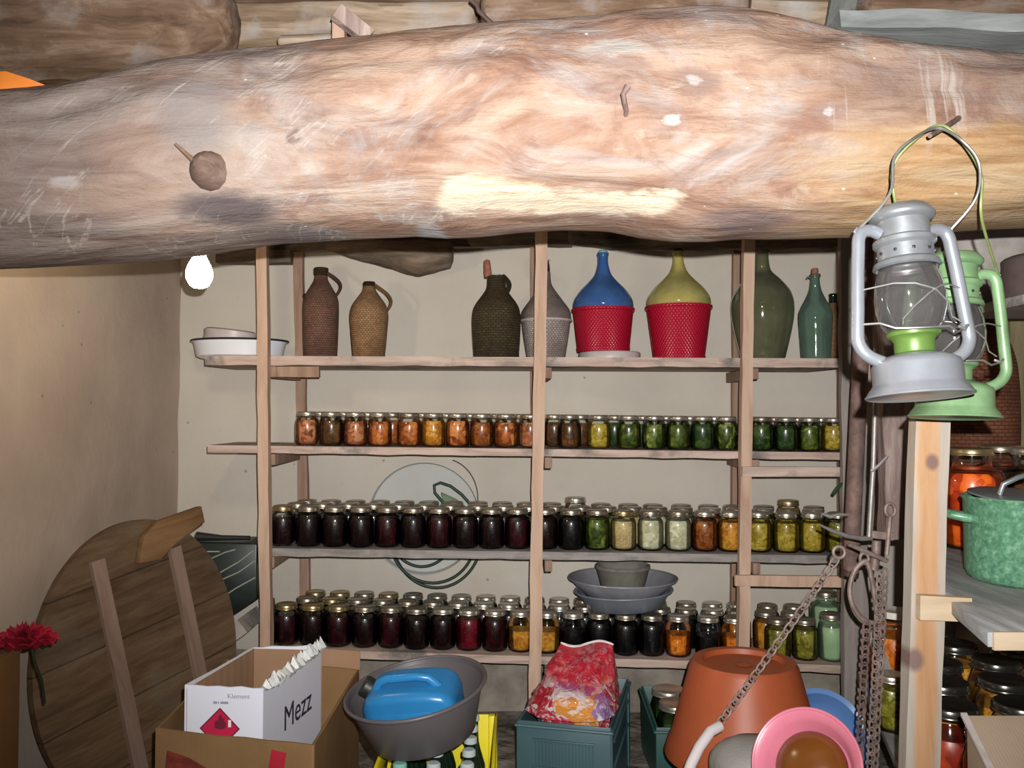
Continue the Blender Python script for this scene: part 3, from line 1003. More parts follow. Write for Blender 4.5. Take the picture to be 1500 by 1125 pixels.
BOARDS = {}
def board(key, l, r, thick, mat):
    a, c = P(l[0], l[1], YS0), P(r[0], r[1], YS0)
    BOARDS[key] = (a.copy(), c.copy())
    mb = MB(); bm = mb.bm
    n = 60
    rows = []
    for i in range(n + 1):
        p = a.lerp(c, i / n)
        e1 = noise.noise((p.x * 9, key, 0)) * .0035
        e2 = noise.noise((p.x * 11, key + 5, 0)) * .003
        rows.append([bm.verts.new(q) for q in ((p.x, YS0 + e1, p.z - .0), (p.x, YS1, p.z), (p.x, YS1, p.z - thick), (p.x, YS0 + e1 + .003, p.z - thick + e2))])
    for i in range(n):
        for k in range(4):
            k2 = (k + 1) % 4
            bm.faces.new((rows[i][k], rows[i][k2], rows[i + 1][k2], rows[i + 1][k]))
    bm.faces.new(rows[0]); bm.faces.new(rows[-1][::-1])
    spart('shelf_board', mb, mat)
board(1, (300, 521), (1232, 525), .030, M['board_wood'])
board(2, (304, 652), (1236, 663), .024, M['board_wood'])
board(3, (397, 803), (1238, 814), .026, M['grey_shelf'])
board(4, (397, 950), (1244, 975), .026, M['board_wood'])

def bz(key, x):
    a, c = BOARDS[key]
    return a.z + (c.z - a.z) * (x - a.x) / (c.x - a.x)

for key, th in ((1, .030), (2, .024), (3, .026), (4, .026)):
    for px, off in ((392, .03), (800, .018), (1104, .018)):
        x = PX(px, 2.78) + off * .4
        z = bz(key, x) - th - .002
        mb = MB()
        mb.box((x, (YS0 + YR0) / 2 + .002, z - .019), (.024, YR0 - YS0 - .006, .036), None, .002)
        spart('bearer', mb, M['rear_wood'])
mb = MB()
a, c = P(1087, 691, 2.735), P(1238, 691, 2.735)
mb.slab(a, c, .03, .014, (0, 0, 1), .0015, 10, .002)
spart('cross_batten', mb, M['board_wood'])
mb = MB()
a, c = P(1076, 850, 2.735), P(1238, 852, 2.735)
mb.slab(a, c, .034, .014, (0, 0, 1), .0015, 10, .002)
spart('cross_batten', mb, M['post_wood'])
mb = MB()
a, c = P(372, 541, 2.79), P(472, 542, 3.1)
mb.slab(P(381, 545, 2.80), P(468, 545, 2.80), .034, .02, (0, 0, 1), .002, 6, .002)
spart('corner_block', mb, M['rear_wood'])

# ------------------------------------------------------------------ jars
def jar_meshes(key, Rr, H, neck=.78, lid_h=.017, sh=.80, lr=None):
    lr = lr or neck * Rr + .002
    prof = [(0.0, .002), (Rr * .80, .0), (Rr * .93, .003), (Rr, .012), (Rr, H * .62), (Rr * .985, H * .68), (Rr * .93, H * .755), (neck * Rr + .001, H * sh), (neck * Rr - .002, H * (sh + .03)), (neck * Rr - .002, H - .004)]
    mb = MB(); mb.lathe(prof, 28)
    g = mb.mesh('glass_' + key, True, 60)
    f = .955
    top = H * .70
    ip = [(0, .006), (Rr * .78 * f, .006), (Rr * f, .016), (Rr * f, H * .62), (Rr * f * .97, H * .69), (Rr * .90 * f, H * .745), (0, H * .748)]
    mb = MB(); mb.lathe(ip, 24)
    c = mb.mesh('contents_' + key, True, 60)
    ip2 = [(0, .006), (Rr * .78 * f, .006), (Rr * f, .016), (Rr * f, H * .54), (0, H * .545)]
    mb = MB(); mb.lathe(ip2, 24)
    c2 = mb.mesh('contents_low_' + key, True, 60)
    lp = [(lr, H - lid_h), (lr + .0016, H - lid_h + .001), (lr + .0012, H - lid_h + .004), (lr, H - lid_h + .005), (lr, H - .003), (lr - .0018, H - .0006), (lr - .005, H), (lr - .009, H - .0016), (0, H - .0016)]
    mb = MB(); mb.lathe(lp, 32)
    l = mb.mesh('lid_' + key, True, 50)
    return g, c, l, c2

JM = {
    'row2': jar_meshes('row2', .0395, .112, .80, .015, .86),
    'std': jar_meshes('std', .0425, .131, .765, .017, .83),
    'tall': jar_meshes('tall', .043, .152, .80, .018, .85),
    'big': jar_meshes('big', .058, .185, .60, .018, .80),
    'three': jar_meshes('three', .072, .235, .62, .017, .80),
    'mid': jar_meshes('mid', .060, .205, .80, .018, .86),
}
# meshes shared by the copies, one material per use is set on the object slot
for k, t in JM.items():
    for me in t:
        me.materials.append(M['glass'])
_protos = {}
def setmat(o, m):
    o.material_slots[0].link = 'OBJECT'
    o.material_slots[0].material = m

def jar(kind, x, yy, z, fill, lid, label, group, glass='glass', low=False, rz=None):
    if kind not in _protos:
        t = thing('preserve_jar', label, 'jar', (x, yy, z))
        g, c, l, c2 = JM[kind]
        part('glass', g, None, t)
        part('contents', c, None, t)
        part('lid', l, None, t)
        _protos[kind] = t
    else:
        t = copy_tree(_protos[kind])
    t['label'] = label
    t['group'] = group
    t.location = (x, yy, z)
    t.rotation_euler = (0, 0, random.uniform(0, 6.28) if rz is None else rz)
    for ch in t.children:
        base = ch.name.split('.')[0]
        if base == 'glass':
            setmat(ch, M[glass])
        elif base == 'contents':
            ch.data = JM[kind][3] if low else JM[kind][1]
            ch.scale.z = random.uniform(.97, 1.03)
            setmat(ch, FILL[fill])
        else:
            setmat(ch, M[lid])
    return t

ORD = ['first', 'second', 'third', 'fourth', 'fifth', 'sixth', 'seventh', 'eighth', 'ninth', 'tenth', 'eleventh', 'twelfth', 'thirteenth', 'fourteenth', 'fifteenth', 'sixteenth', 'seventeenth', 'eighteenth', 'nineteenth', 'twentieth', 'twenty-first', 'twenty-second', 'twenty-third', 'twenty-fourth', 'twenty-fifth', 'twenty-sixth']
DESC = {'plum': 'near-black plum', 'cherry': 'dark cherry', 'red': 'crimson fruit', 'blackberry': 'black berry', 'apricot': 'orange apricot', 'peach': 'pinkish peach', 'carrot': 'bright orange vegetable', 'honey': 'golden orange', 'redbrown': 'red-brown vegetable', 'brown': 'brown fruit', 'pickle': 'green pickle', 'gherkin': 'dark green gherkin', 'olive': 'olive green pepper', 'mustard': 'mustard yellow vegetable', 'cabbage': 'pale cabbage', 'tan': 'tan puree', 'mint': 'pale green', 'tomato': 'orange tomato', 'tomato_dark': 'dark red tomato'}
SHELFNAME = {2: 'second shelf', 3: 'third shelf', 4: 'bottom shelf'}

def jar_row(key, row, Y, items, kind, rad):
    """items: (px, fill, lid[, kind, glass, low]); spread so that neighbours never touch"""
    xs = [PX(it[0], Y) for it in items]
    need = rad * 2 + .0015
    for _ in range(60):
        for i in range(len(xs) - 1):
            d = xs[i + 1] - xs[i]
            if d < need:
                xs[i] -= (need - d) / 2
                xs[i + 1] += (need - d) / 2
    for i, it in enumerate(items):
        kd = it[3] if len(it) > 3 and it[3] else kind
        gl = it[4] if len(it) > 4 and it[4] else 'glass'
        lo = it[5] if len(it) > 5 else False
        z = max(bz(key, xs[i] - .042), bz(key, xs[i] + .042)) + .0006
        jar(kd, xs[i], Y + random.uniform(-.004, .004), z, it[1], it[2],
            '%s jar, %s from the bulb end, %s row, %s' % (DESC[it[1]], ORD[i], row, SHELFNAME[key]),
            'preserve jars on the ' + SHELFNAME[key], gl, lo)

G, W, L = 'lid_gold', 'lid_pale', 'lid'
jar_row(2, 'front', 2.845, [(453, 'peach', W), (487, 'brown', W), (521, 'peach', W), (554, 'apricot', W), (601, 'apricot', L), (637, 'honey', W), (673, 'apricot', W), (702, 'redbrown', W), (745, 'apricot', W), (772, 'peach', L), (834, 'brown', W), (877, 'mustard', W), (921, 'pickle', W), (962, 'pickle', W), (991, 'pickle', W), (1027, 'gherkin', W), (1064, 'pickle', W), (1117, 'gherkin', L), (1150, 'gherkin', W), (1186, 'pickle', W), (1217, 'mustard', W)], 'row2', .0395)
jar_row(2, 'back', 2.96, [(470, 'peach', L), (506, 'brown', L), (538, 'peach', L), (575, 'redbrown', L), (620, 'apricot', L), (656, 'redbrown', L), (688, 'apricot', L), (728, 'brown', L), (764, 'brown', L), (812, 'brown', W), (850, 'brown', W), (900, 'gherkin', L), (942, 'gherkin', L), (975, 'gherkin', L), (1010, 'gherkin', W), (1046, 'gherkin', W), (1100, 'gherkin', L), (1135, 'pickle', L), (1168, 'gherkin', L), (1202, 'gherkin', W)], 'row2', .0395)

jar_row(3, 'front', 2.845, [(419, 'plum', G), (455, 'plum', L), (493, 'plum', L), (529, 'plum', L), (567, 'cherry', L), (606, 'plum', L), (644, 'cherry', L), (682, 'plum', L), (720, 'plum', L), (757, 'cherry', L), (801, 'plum', L), (835, 'blackberry', L), (873, 'pickle', L), (912, 'tan', G), (952, 'cabbage', L), (992, 'cabbage', L), (1031, 'redbrown', W), (1069, 'honey', W), (1109, 'mustard', W), (1149, 'mustard', W), (1189, 'mustard', W), (1224, 'olive', W)], 'std', .0425)
jar_row(3, 'middle', 2.94, [(441, 'plum', L), (477, 'plum', L), (511, 'plum', L), (546, 'plum', L), (584, 'plum', L), (620, 'plum', L), (660, 'cherry', L), (700, 'plum', L), (738, 'plum', L), (774, 'plum', L), (812, 'plum', L), (850, 'plum', L), (888, 'pickle', L), (925, 'tan', L), (962, 'cabbage', L), (999, 'cabbage', L), (1040, 'redbrown', W), (1076, 'honey', W), (1116, 'mustard', W), (1153, 'mustard', G), (1190, 'mustard', W)], 'std', .0425)
jar_row(3, 'back', 3.035, [(463, 'plum', L), (494, 'plum', L), (527, 'plum', L), (558, 'plum', L), (590, 'plum', L), (625, 'plum', L), (660, 'plum', L), (694, 'plum', L), (735, 'plum', L), (770, 'plum', L), (806, 'plum', L), (842, 'redbrown', W, 'tall'), (880, 'pickle', L), (920, 'tan', L), (955, 'cabbage', L), (997, 'cabbage', L), (1037, 'redbrown', L), (1071, 'honey', L), (1117, 'mustard', L), (1153, 'mustard', G, 'tall'), (1190, 'olive', L)], 'std', .0425)

jar_row(4, 'front', 2.845, [(437, 'cherry', G), (473, 'plum', G), (509, 'cherry', G), (546, 'plum', L), (583, 'cherry', L), (620, 'plum', L), (650, 'plum', W), (686, 'red', W), (724, 'cherry', W), (757, 'honey', W, None, None, True), (776, 'honey', W, None, None, True), (829, 'blackberry', W, None, None, True), (868, 'blackberry', L), (905, 'blackberry', L), (948, 'blackberry', L), (991, 'carrot', W, None, None, True), (1035, 'blackberry', W, None, None, True), (1072, 'carrot', W, None, None, True), (1135, 'olive', L), (1175, 'olive', L), (1213, 'mint', L, 'tall', 'glass_green')], 'std', .0425)
jar_row(4, 'middle', 2.945, [(457, 'plum', L), (493, 'plum', G), (528, 'plum', L), (563, 'plum', L), (599, 'plum', L), (634, 'plum', L), (670, 'cherry', W), (709, 'cherry', W), (745, 'plum', W), (781, 'honey', W, None, None, True), (816, 'blackberry', W, None, None, True), (852, 'blackberry', L), (890, 'blackberry', L), (930, 'blackberry', L), (966, 'blackberry', L), (1000, 'blackberry', L), (1042, 'blackberry', W, None, None, True), (1078, 'carrot', W), (1118, 'honey', L), (1156, 'olive', L)], 'std', .0425)
jar_row(4, 'back', 3.045, [(478, 'plum', G), (511, 'plum', G), (545, 'plum', L), (575, 'plum', G), (608, 'plum', L), (641, 'plum', L), (672, 'plum', W), (708, 'cherry', W), (743, 'plum', W), (777, 'plum', L), (812, 'blackberry', W), (850, 'blackberry', L), (886, 'blackberry', L), (922, 'blackberry', L), (958, 'blackberry', L), (1003, 'blackberry', L), (1042, 'blackberry', W), (1076, 'carrot', W), (1121, 'olive', L), (1159, 'pickle', L)], 'std', .0425)
x = PX(1206, 3.04)
jar('big', x, 3.04, bz(4, x) + .0022, 'mint', 'lid', 'large pale green glass jar at the plank end of the back row, bottom shelf', 'preserve jars on the bottom shelf', 'glass_green')
# orange fruit pieces visible above the pickles
mb = MB()
mb.lathe([(0, -.012)] + [(.014 * math.cos(t * PI / 10 - PI / 2), .012 * math.sin(t * PI / 10 - PI / 2)) for t in range(1, 10)] + [(0, .012)], 16)

# ------------------------------------------------------------------ jugs and demijohns on the top shelf
def smooth_prof(pts, n=5):
    """Catmull-Rom through (r,z)"""
    out = []
    q = [pts[0]] + list(pts) + [pts[-1]]
    for i in range(1, len(q) - 2):
        p0, p1, p2, p3 = q[i - 1], q[i], q[i + 1], q[i + 2]
        for k in range(n):
            t = k / n
            v = []
            for d in (0, 1):
                v.append(.5 * ((2 * p1[d]) + (-p0[d] + p2[d]) * t + (2 * p0[d] - 5 * p1[d] + 4 * p2[d] - p3[d]) * t * t + (-p0[d] + 3 * p1[d] - 3 * p2[d] + p3[d]) * t ** 3))
            out.append((max(v[0], 0), min(max(v[1], min(p1[1], p2[1])), max(p1[1], p2[1]))))
    out.append(pts[-1])
    return out

def top_loc(px, Y):
    x = PX(px, Y)
    return (x, Y, max(bz(1, x - .1), bz(1, x + .1)) + .0006)

def handle_pts(r0, z0, r1, z1, out, n=14):
    """loop handle in the local +x side"""
    pts = []
    for i in range(n + 1):
        t = i / n
        a = -PI / 2 + PI * t
        pts.append(Vector((r0 + (r1 - r0) * t + out * math.cos(a), 0, z0 + (z1 - z0) * t)))
    return pts

GROUP_J = 'jugs and demijohns on the top shelf'
# 1 tall red-brown wicker jug
t = thing('wicker_jug', 'tall red-brown wicker-covered jug with loop handle nearest the bulb', 'jug', top_loc(469, 2.93), (0, 0, R(-8)), GROUP_J)
mb = MB(); mb.lathe(smooth_prof([(0, 0), (.052, 0), (.057, .02), (.060, .10), (.061, .18), (.055, .215), (.036, .25), (.025, .27), (.022, .285)]), 40)
part('body', mb, M['wicker_red'], t)
mb = MB(); mb.lathe([(.019, .28), (.022, .282), (.022, .29), (.025, .292), (.025, .312), (.021, .314), (.014, .313), (.014, .28)], 24)
part('neck', mb, M['wicker_dark'], t)
mb = MB(); mb.tube(handle_pts(.020, .297, .052, .215, .033), .0055, 10)
part('handle', mb, M['wicker_red'], t)
mb = MB(); mb.tube([(-.052, 0, .21), (-.062, 0, .215), (-.060, 0, .226)], .004, 8)
part('spout', mb, M['wicker_dark'], t)
# 2 tan wicker jug
t = thing('wicker_jug', 'smaller tan wicker-covered jug with loop handle, beside the red-brown one', 'jug', top_loc(540, 2.93), (0, 0, R(8)), GROUP_J)
mb = MB(); mb.lathe(smooth_prof([(0, 0), (.050, 0), (.056, .02), (.063, .10), (.066, .15), (.058, .185), (.038, .215), (.024, .235), (.020, .25)]), 40)
part('body', mb, M['wicker_tan'], t)
mb = MB(); mb.lathe([(.017, .245), (.020, .247), (.021, .262), (.019, .266), (.012, .265), (.012, .245)], 24)
part('neck', mb, M['wicker_dark'], t)
mb = MB(); mb.tube(handle_pts(.020, .255, .054, .16, .036), .0055, 10)
part('handle', mb, M['wicker_tan'], t)
# 3 dark wicker demijohn
t = thing('wicker_demijohn', 'dark olive wicker demijohn with red stopper and neck handle', 'demijohn', top_loc(727, 2.92), (0, 0, R(-30)), GROUP_J)
mb = MB(); mb.lathe(smooth_prof([(0, 0), (.074, 0), (.078, .02), (.083, .10), (.083, .15), (.074, .185), (.048, .222), (.034, .245), (.031, .27), (.031, .285)]), 48)
part('body', mb, M['wicker_dark'], t)
mb = MB(); mb.lathe([(.022, .28), (.024, .282), (.024, .289), (.0, .290)], 20)
part('neck', mb, M['silver_dull'], t)
mb = MB(); mb.lathe([(0, .286), (.013, .286), (.0135, .30), (.012, .33), (.010, .345), (0, .349)], 18, Matrix.Translation((-.008, 0, 0)) @ Matrix.Rotation(R(-5), 4, 'Y'))
part('stopper', mb, M['cork'], t, 'red stopper')
mb = MB(); mb.tube(handle_pts(.026, .285, .040, .225, .018), .008, 10)
part('handle', mb, M['wicker_dark'], t)
# 4 grey demijohn half behind the middle post
t = thing('wicker_demijohn', 'grey and whitish banded demijohn half hidden behind the middle post', 'demijohn', top_loc(800, 2.975), (0, 0, 0), GROUP_J)
mb = MB(); mb.lathe(smooth_prof([(.088, .135), (.088, .15), (.083, .175), (.062, .205), (.040, .235), (.022, .262), (.017, .285), (.016, .31)]), 48)
part('shoulder', mb, M['wicker_grey'], t)
mb = MB(); mb.lathe(smooth_prof([(0, 0), (.064, 0), (.068, .015), (.080, .09), (.085, .13), (.0855, .136)]), 48)
part('basket', mb, m_wicker('whitish_wicker', (.42, .34, .30), (.50, .46, .44), 44, 30), t, 'whitish lower basket')
mb = MB(); mb.tube([(.0885 * math.cos(a * PI / 24), .0885 * math.sin(a * PI / 24), .138) for a in range(48)], .004, 8, True)
part('band', mb, M['enamel_grey'], t)
mb = MB(); mb.lathe([(.0, .30), (.014, .30), (.014, .325), (.010, .35), (0, .352)], 16)
part('stopper', mb, M['black_plastic'], t)

def demijohn(px, Y, label, gl, r, H, dz, capmat, basket_top, bottom_r):
    loc = Vector(top_loc(px, Y)) + Vector((0, 0, dz))
    t = thing('glass_demijohn', label, 'demijohn', loc, (0, 0, 0), GROUP_J)
    bt = basket_top
    mb = MB()
    mb.lathe(smooth_prof([(r * .90, bt * .80), (r * .955, bt - .004), (r * .985, bt + .012), (r * .93, bt + .036), (r * .74, bt + .066), (r * .48, bt + .094), (r * .29, bt + .118), (.021, bt + .145), (.018, bt + .162), (.018, H - .012), (.020, H - .008), (.020, H)]), 56)
    part('glass', mb, gl, t)
    mb = MB()
    mb.lathe([(0, .0), (bottom_r, 0), (bottom_r + .003, .012), (bottom_r + .001, .016), (r - .002, bt - .012), (r + .003, bt - .010), (r + .003, bt), (r - .002, bt), (r - .004, bt - .01), (bottom_r - .003, .01), (0, .008)], 64)
    part('basket', mb, M['red_lattice'], t, 'red plastic basket')
    mb = MB(); mb.lathe([(0, H - .014), (.0165, H - .014), (.0165, H + .006), (.012, H + .010), (0, H + .010)], 18)
    part('stopper', mb, capmat, t)
    return t
x5 = PX(884, 2.95)
t = demijohn(884, 2.95, 'blue glass demijohn in a red plastic basket, standing on a white dish lid', M['demi_blue'], .106, .345, .028, M['cap_teal'], .150, .090)
demijohn(995, 2.95, 'yellow-green glass demijohn in a red plastic basket', M['demi_yellow'], .112, .380, 0, M['beer_glass'], .188, .088)
t = thing('dish_lid', 'flat white dish lid under the blue demijohn', 'dish', top_loc(893, 2.95))
mb = MB(); mb.lathe([(0, 0), (.103, 0), (.106, .003), (.107, .022), (.104, .026), (.100, .027), (0, .027)], 48)
part('dish', mb, M['enamel_grey'], t)
# 7 bare green demijohn
t = thing('glass_demijohn', 'bare olive green glass demijohn with long neck behind the slim post', 'demijohn', top_loc(1118, 2.95), (0, 0, 0), GROUP_J)
mb = MB(); mb.lathe(smooth_prof([(0, .008), (.050, .0), (.070, .002), (.080, .03), (.096, .10), (.105, .155), (.105, .205), (.092, .245), (.062, .282), (.032, .312), (.024, .345), (.023, .37), (.026, .375), (.026, .385), (.020, .386)]), 56)
part('glass', mb, M['demi_green'], t)
mb = MB(); mb.lathe(smooth_prof([(0, .012), (.066, .006), (.076, .03), (.081, .045)]) + [(0, .045)], 40)
part('dregs', mb, FILL['gherkin'], t, 'dark dregs at the bottom')
# 8 small bottle
t = thing('glass_bottle', 'small embossed pale green bottle with a red cork on the top shelf', 'bottle', top_loc(1196, 2.92), (0, 0, 0), GROUP_J)
mb = MB(); mb.lathe(smooth_prof([(0, .008), (.034, 0), (.046, .003), (.049, .02), (.053, .09), (.056, .15), (.050, .18), (.032, .215), (.020, .245), (.016, .27), (.0155, .285), (.018, .287), (.018, .297), (.013, .298)]), 44,
                    wob=lambda a, z: 1 + (.018 * math.sin(a * 9) * math.sin(z * 160) if .06 < z < .17 else 0))
part('glass', mb, M['bottle_green'], t)
mb = MB(); mb.lathe([(0, .29), (.011, .29), (.012, .31), (.010, .318), (0, .319)], 14)
part('cork', mb, M['cork'], t, 'red cork')
mb = MB(); mb.tube([(-.016, 0, .285), (-.026, 0, .288), (-.028, 0, .282)], .003, 8)
part('wire_clip', mb, M['silver_dull'], t)
# 9 brown bottle at the end
t = thing('wicker_bottle', 'slim orange-brown wicker bottle tucked at the shelf end behind the pale green bottle', 'bottle', top_loc(1222, 3.055), (0, 0, 0), GROUP_J)
mb = MB(); mb.lathe(smooth_prof([(0, 0), (.032, 0), (.035, .02), (.036, .14), (.032, .17), (.018, .20), (.014, .215)]), 32)
part('body', mb, M['wicker_tan'], t)
mb = MB(); mb.lathe(smooth_prof([(.014, .212), (.0135, .24), (.015, .245), (.011, .25), (0, .25)]), 20)
part('neck', mb, M['beer_glass'], t)

# enamel basins
def oval_basin(name, label, cat, loc, rot, rx, ry, h, mat, rim, base=.72):
    t = thing(name, label, cat, loc, rot)
    k = ry / rx
    mb = MB()
    pr = [(0, 0), (rx * base, 0), (rx * (base + .10), h * .12), (rx * .93, h * .55), (rx * .97, h * .95), (rx * 1.0, h), (rx * 1.0, h - .003), (rx * .955, h * .93), (rx * .91, h * .55), (rx * (base + .07), h * .15), (rx * base, .004), (0, .004)]
    mb.lathe(pr, 56, Matrix.Scale(k, 4, (0, 1, 0)))
    part('bowl', mb, mat, t)
    mb = MB()
    mb.tube([(rx * math.cos(a * PI / 32), rx * k * math.sin(a * PI / 32), h) for a in range(64)], .0035, 8, True)
    part('rim', mb, rim, t)
    return t
x = PX(351, 2.95)
oval_basin('enamel_basin', 'white enamel basin with dark rim on the shelf end under the bulb', 'basin', (x, 2.95, bz(1, x) + .001), (0, 0, 0), .163, .13, .060, M['enamel_white'], M['black_rim'], .80)
oval_basin('enamel_dish', 'upturned greyish enamel dish lying in the white enamel basin', 'dish', (PX(336, 2.93), 2.94, bz(1, x) + .100), (R(180), R(6), 0), .094, .075, .045, M['enamel_grey'], M['enamel_grey'], .85)

# ------------------------------------------------------------------ bits on the back wall
t = thing('hanging_tray', 'round grey tray hung on the back wall behind the jars of the third shelf', 'tray', P(622, 758, 3.150), (R(90), 0, 0))
mb = MB(); mb.lathe([(0, 0), (.185, 0), (.197, .006), (.203, .028), (.205, .028), (.200, .004), (.188, -.003), (0, -.003)], 64)
part('pan', mb, m_plain('chalky_tray', (.54, .54, .515), .9, 0, .06, 6, .1), t)
hose = thing('garden_hose', 'coil of dark green hose hanging on the wall behind the third shelf', 'hose', P(635, 780, 3.108))
o = hose.location
mb = MB()
pts = [P(666, 752, 3.108), P(650, 737, 3.108), P(637, 722, 3.108), P(636, 711, 3.108), P(645, 707, 3.108), P(660, 712, 3.108), P(676, 724, 3.108), P(692, 742, 3.108)]
mb.tube([q - o for q in pts], .0055, 10)
part('upper_loop', mb, M['rubber'], hose)
mb = MB()
def arc_pts(cx, cy, rx, ry, a0, a1, Y, n=26):
    return [P(cx + rx * math.cos(R(a0 + (a1 - a0) * i / n)), cy + ry * math.sin(R(a0 + (a1 - a0) * i / n)), Y) for i in range(n + 1)]
A1 = arc_pts(636, 800, 62, 52, 200, -20, 3.108)
A2 = arc_pts(636, 800, 64, 59, -20, 200, 3.108)
mb.tube([q - o for q in arc_pts(634, 790, 62, 64, -10, 190, 3.105)], .0055, 10)
mb.tube([q - o for q in arc_pts(640, 785, 66, 76, -5, 185, 3.114)], .0055, 10)
mb.tube([q - o for q in arc_pts(618, 770, 50, 60, 25, 160, 3.120)], .0055, 10)
part('lower_loops', mb, M['rubber'], hose)
mb = MB()
mb.prism([P(646, 721, 3.108) - o, P(668, 731, 3.108) - o, P(690, 748, 3.108) - o, P(686, 760, 3.108) - o, P(640, 760, 3.108) - o, P(642, 745, 3.108) - o, P(648, 735, 3.108) - o], (0, .008, 0), .002)
single('plastic_scoop', mb, m_plastic('leaf_green_plastic', (.05, .13, .03), .5), 'green plastic blade hooked in the hose coil behind the dark jars', 'scoop', o)
mb = MB()
pts = arc_pts(650, 730, 50, 58, -75, 8, 3.12, 14)
mb.tube([q - pts[0] for q in pts], .0018, 6)
single('wall_wire', mb, M['wire_black'], 'thin dark wire curving down the back wall beside the middle post', 'wire', pts[0])
# thin stick by the first post, bottom shelf
mb = MB(); pts = [P(401, 876, 3.10), P(404, 910, 3.10), P(402, 936, 3.10)]
mb.tube([q - pts[0] for q in pts], [.003, .006, .008], 8)
single('dark_stick', mb, M['dark_iron'], 'short dark stick against the wall beside the first post, above the bottom shelf', 'stick', pts[0])

# basins over the dark jars
z0 = bz(4, PX(912, 2.93)) + .1362
def round_basin(name, label, x, yy, z, rb, rt, h, mat, rot=(0, 0, 0), lip=.008):
    t = thing(name, label, 'basin', (x, yy, z), rot)
    mb = MB(); mb.lathe([(0, 0), (rb, 0), (rb + .006, .004), (rt - .004, h * .9), (rt, h), (rt + lip, h + .001), (rt + lip, h - .003), (rt + .001, h - .004), (rt - .002, h * .86), (rb + .010, .006), (rb + .003, .0025), (0, .0025)][::1], 64)
    part('bowl', mb, mat, t)
    mb = MB(); mb.tube([((rt + lip) * math.cos(a * PI / 36), (rt + lip) * math.sin(a * PI / 36), h) for a in range(72)], .003, 8, True)
    part('rim', mb, mat, t)
    return t
xb = PX(911, 2.93)
round_basin('tin_basin', 'lower bluish tin basin resting on dark jars of the bottom shelf', xb + .004, 2.93, z0, .120, .158, .056, M['tin_blue'], (0, R(-2), 0))
round_basin('tin_basin', 'upper wide grey tin basin stacked in the bluish one', xb, 2.93, z0 + .030, .112, .176, .068, M['tin'], (0, R(0), 0))
t = thing('stoneware_bowl', 'dusty dark stoneware bowl standing inside the upper tin basin', 'bowl', (PX(911, 2.94), 2.94, z0 + .034))
mb = MB(); mb.lathe([(0, 0), (.062, 0), (.067, .004), (.090, .092), (.094, .095), (.094, .104), (.090, .106), (.086, .102), (.062, .012), (0, .010)], 56)
part('bowl', mb, M['stoneware'], t)

# ------------------------------------------------------------------ corner: crate, plank
o = P(335, 905, 2.80)
t = thing('plastic_crate', 'black-green plastic crate with pale wires, tilted in the corner behind the round board', 'crate', o)
mb = MB()
mb.prism([P(*q, 2.80) - o for q in ((268, 803), (284, 796), (376, 797), (375, 879), (336, 905), (318, 872), (288, 820))], (0, .17, 0), .004)
part('body', mb, M['black_sheet'], t)
for w_ in (((276, 808), (322, 808)), ((296, 824), (330, 809), (345, 805)), ((306, 840), (322, 839), (350, 823), (372, 806)), ((325, 849), (350, 838), (374, 821)), ((326, 875), (345, 862), (374, 846)), ((283, 815), (306, 846), (334, 903))):
    mb = MB(); mb.tube([P(*q, 2.799) - o for q in w_], .0024, 6)
    part('wire', mb, M['crate_wire'], t)
mb = MB()
a, c = P(213, 1024, 2.84), P(369, 906, 2.84)
mb.slab(Vector((0, 0, 0)), c - a, .05, .20, Vector((.6, 0, .8)), .002, 10, .002)
single('loose_plank', mb, M['grey_shelf'], 'greenish grey plank slanting under the tilted black crate in the corner', 'plank', a)
pp = [P(288, 788, 2.84), P(325, 790, 2.84), P(366, 790, 2.84)]
mb = MB(); mb.tube([q - pp[0] for q in pp], [.016, .009, .007], 10)
single('rolled_bundle', mb, M['black_plastic'], 'dark rolled bundle lying along the top of the black-green crate', 'bundle', pp[0] + Vector((0, 0, .005)))

# ------------------------------------------------------------------ round wooden table top
YL, YRr = 2.10, 2.66
XL, XR = PX(53, YL), PX(346, YRr)
u = Vector((XR - XL, YRr - YL, 0)); ru = u.length / 2; u.normalize()
nrm = Vector((u.y, -u.x, 0))
lean = R(7)
v = (Vector((0, 0, 1)) * math.cos(lean) - nrm * math.sin(lean)).normalized()
n2 = u.cross(v).normalized()
if n2.dot(nrm) < 0:
    n2 = -n2
rv = .382
base = Vector(((XL + XR) / 2, (YL + YRr) / 2, 0)) + nrm * .045
C0 = base + v * (rv + .002)
C0 = Vector((C0.x, C0.y, C0.z))
tbl = thing('table_top', 'large round wooden table board standing on edge against the corner wall', 'table top', base)
rm = Matrix((u, v, n2)).transposed()      # local x=u, y=v, z=n2
rot_in = Matrix.Rotation(R(9), 3, 'Z')
full = (rm @ rot_in).to_4x4()
cc = Matrix.Translation(C0 - base) @ full
N = 96
mb = MB(); bm = mb.bm
rim_f, rim_b = [], []
inv = rot_in.inverted()
for i in range(N):
    a = 2 * PI * i / N
    p = inv @ Vector((ru * math.cos(a), rv * math.sin(a), 0))
    rim_f.append((p.x, p.y))
mb.prism([(x_, y_, -.011) for x_, y_ in rim_f], (0, 0, .022), .002)
o_ = part('board', mb, M['table_wood'], tbl); o_.matrix_local = cc
for off, ln in ((-.088, .60), (.155, .44)):
    mb = MB()
    y1 = rv * .93 - abs(off) * .55
    y0 = -rv * .86
    mb.slab((off, y1, .0175), (off, y0, .0175), .040, .013, (1, 0, 0), .003, 8, .0012)
    o_ = part('batten', mb, M['batten'], tbl); o_.matrix_local = cc
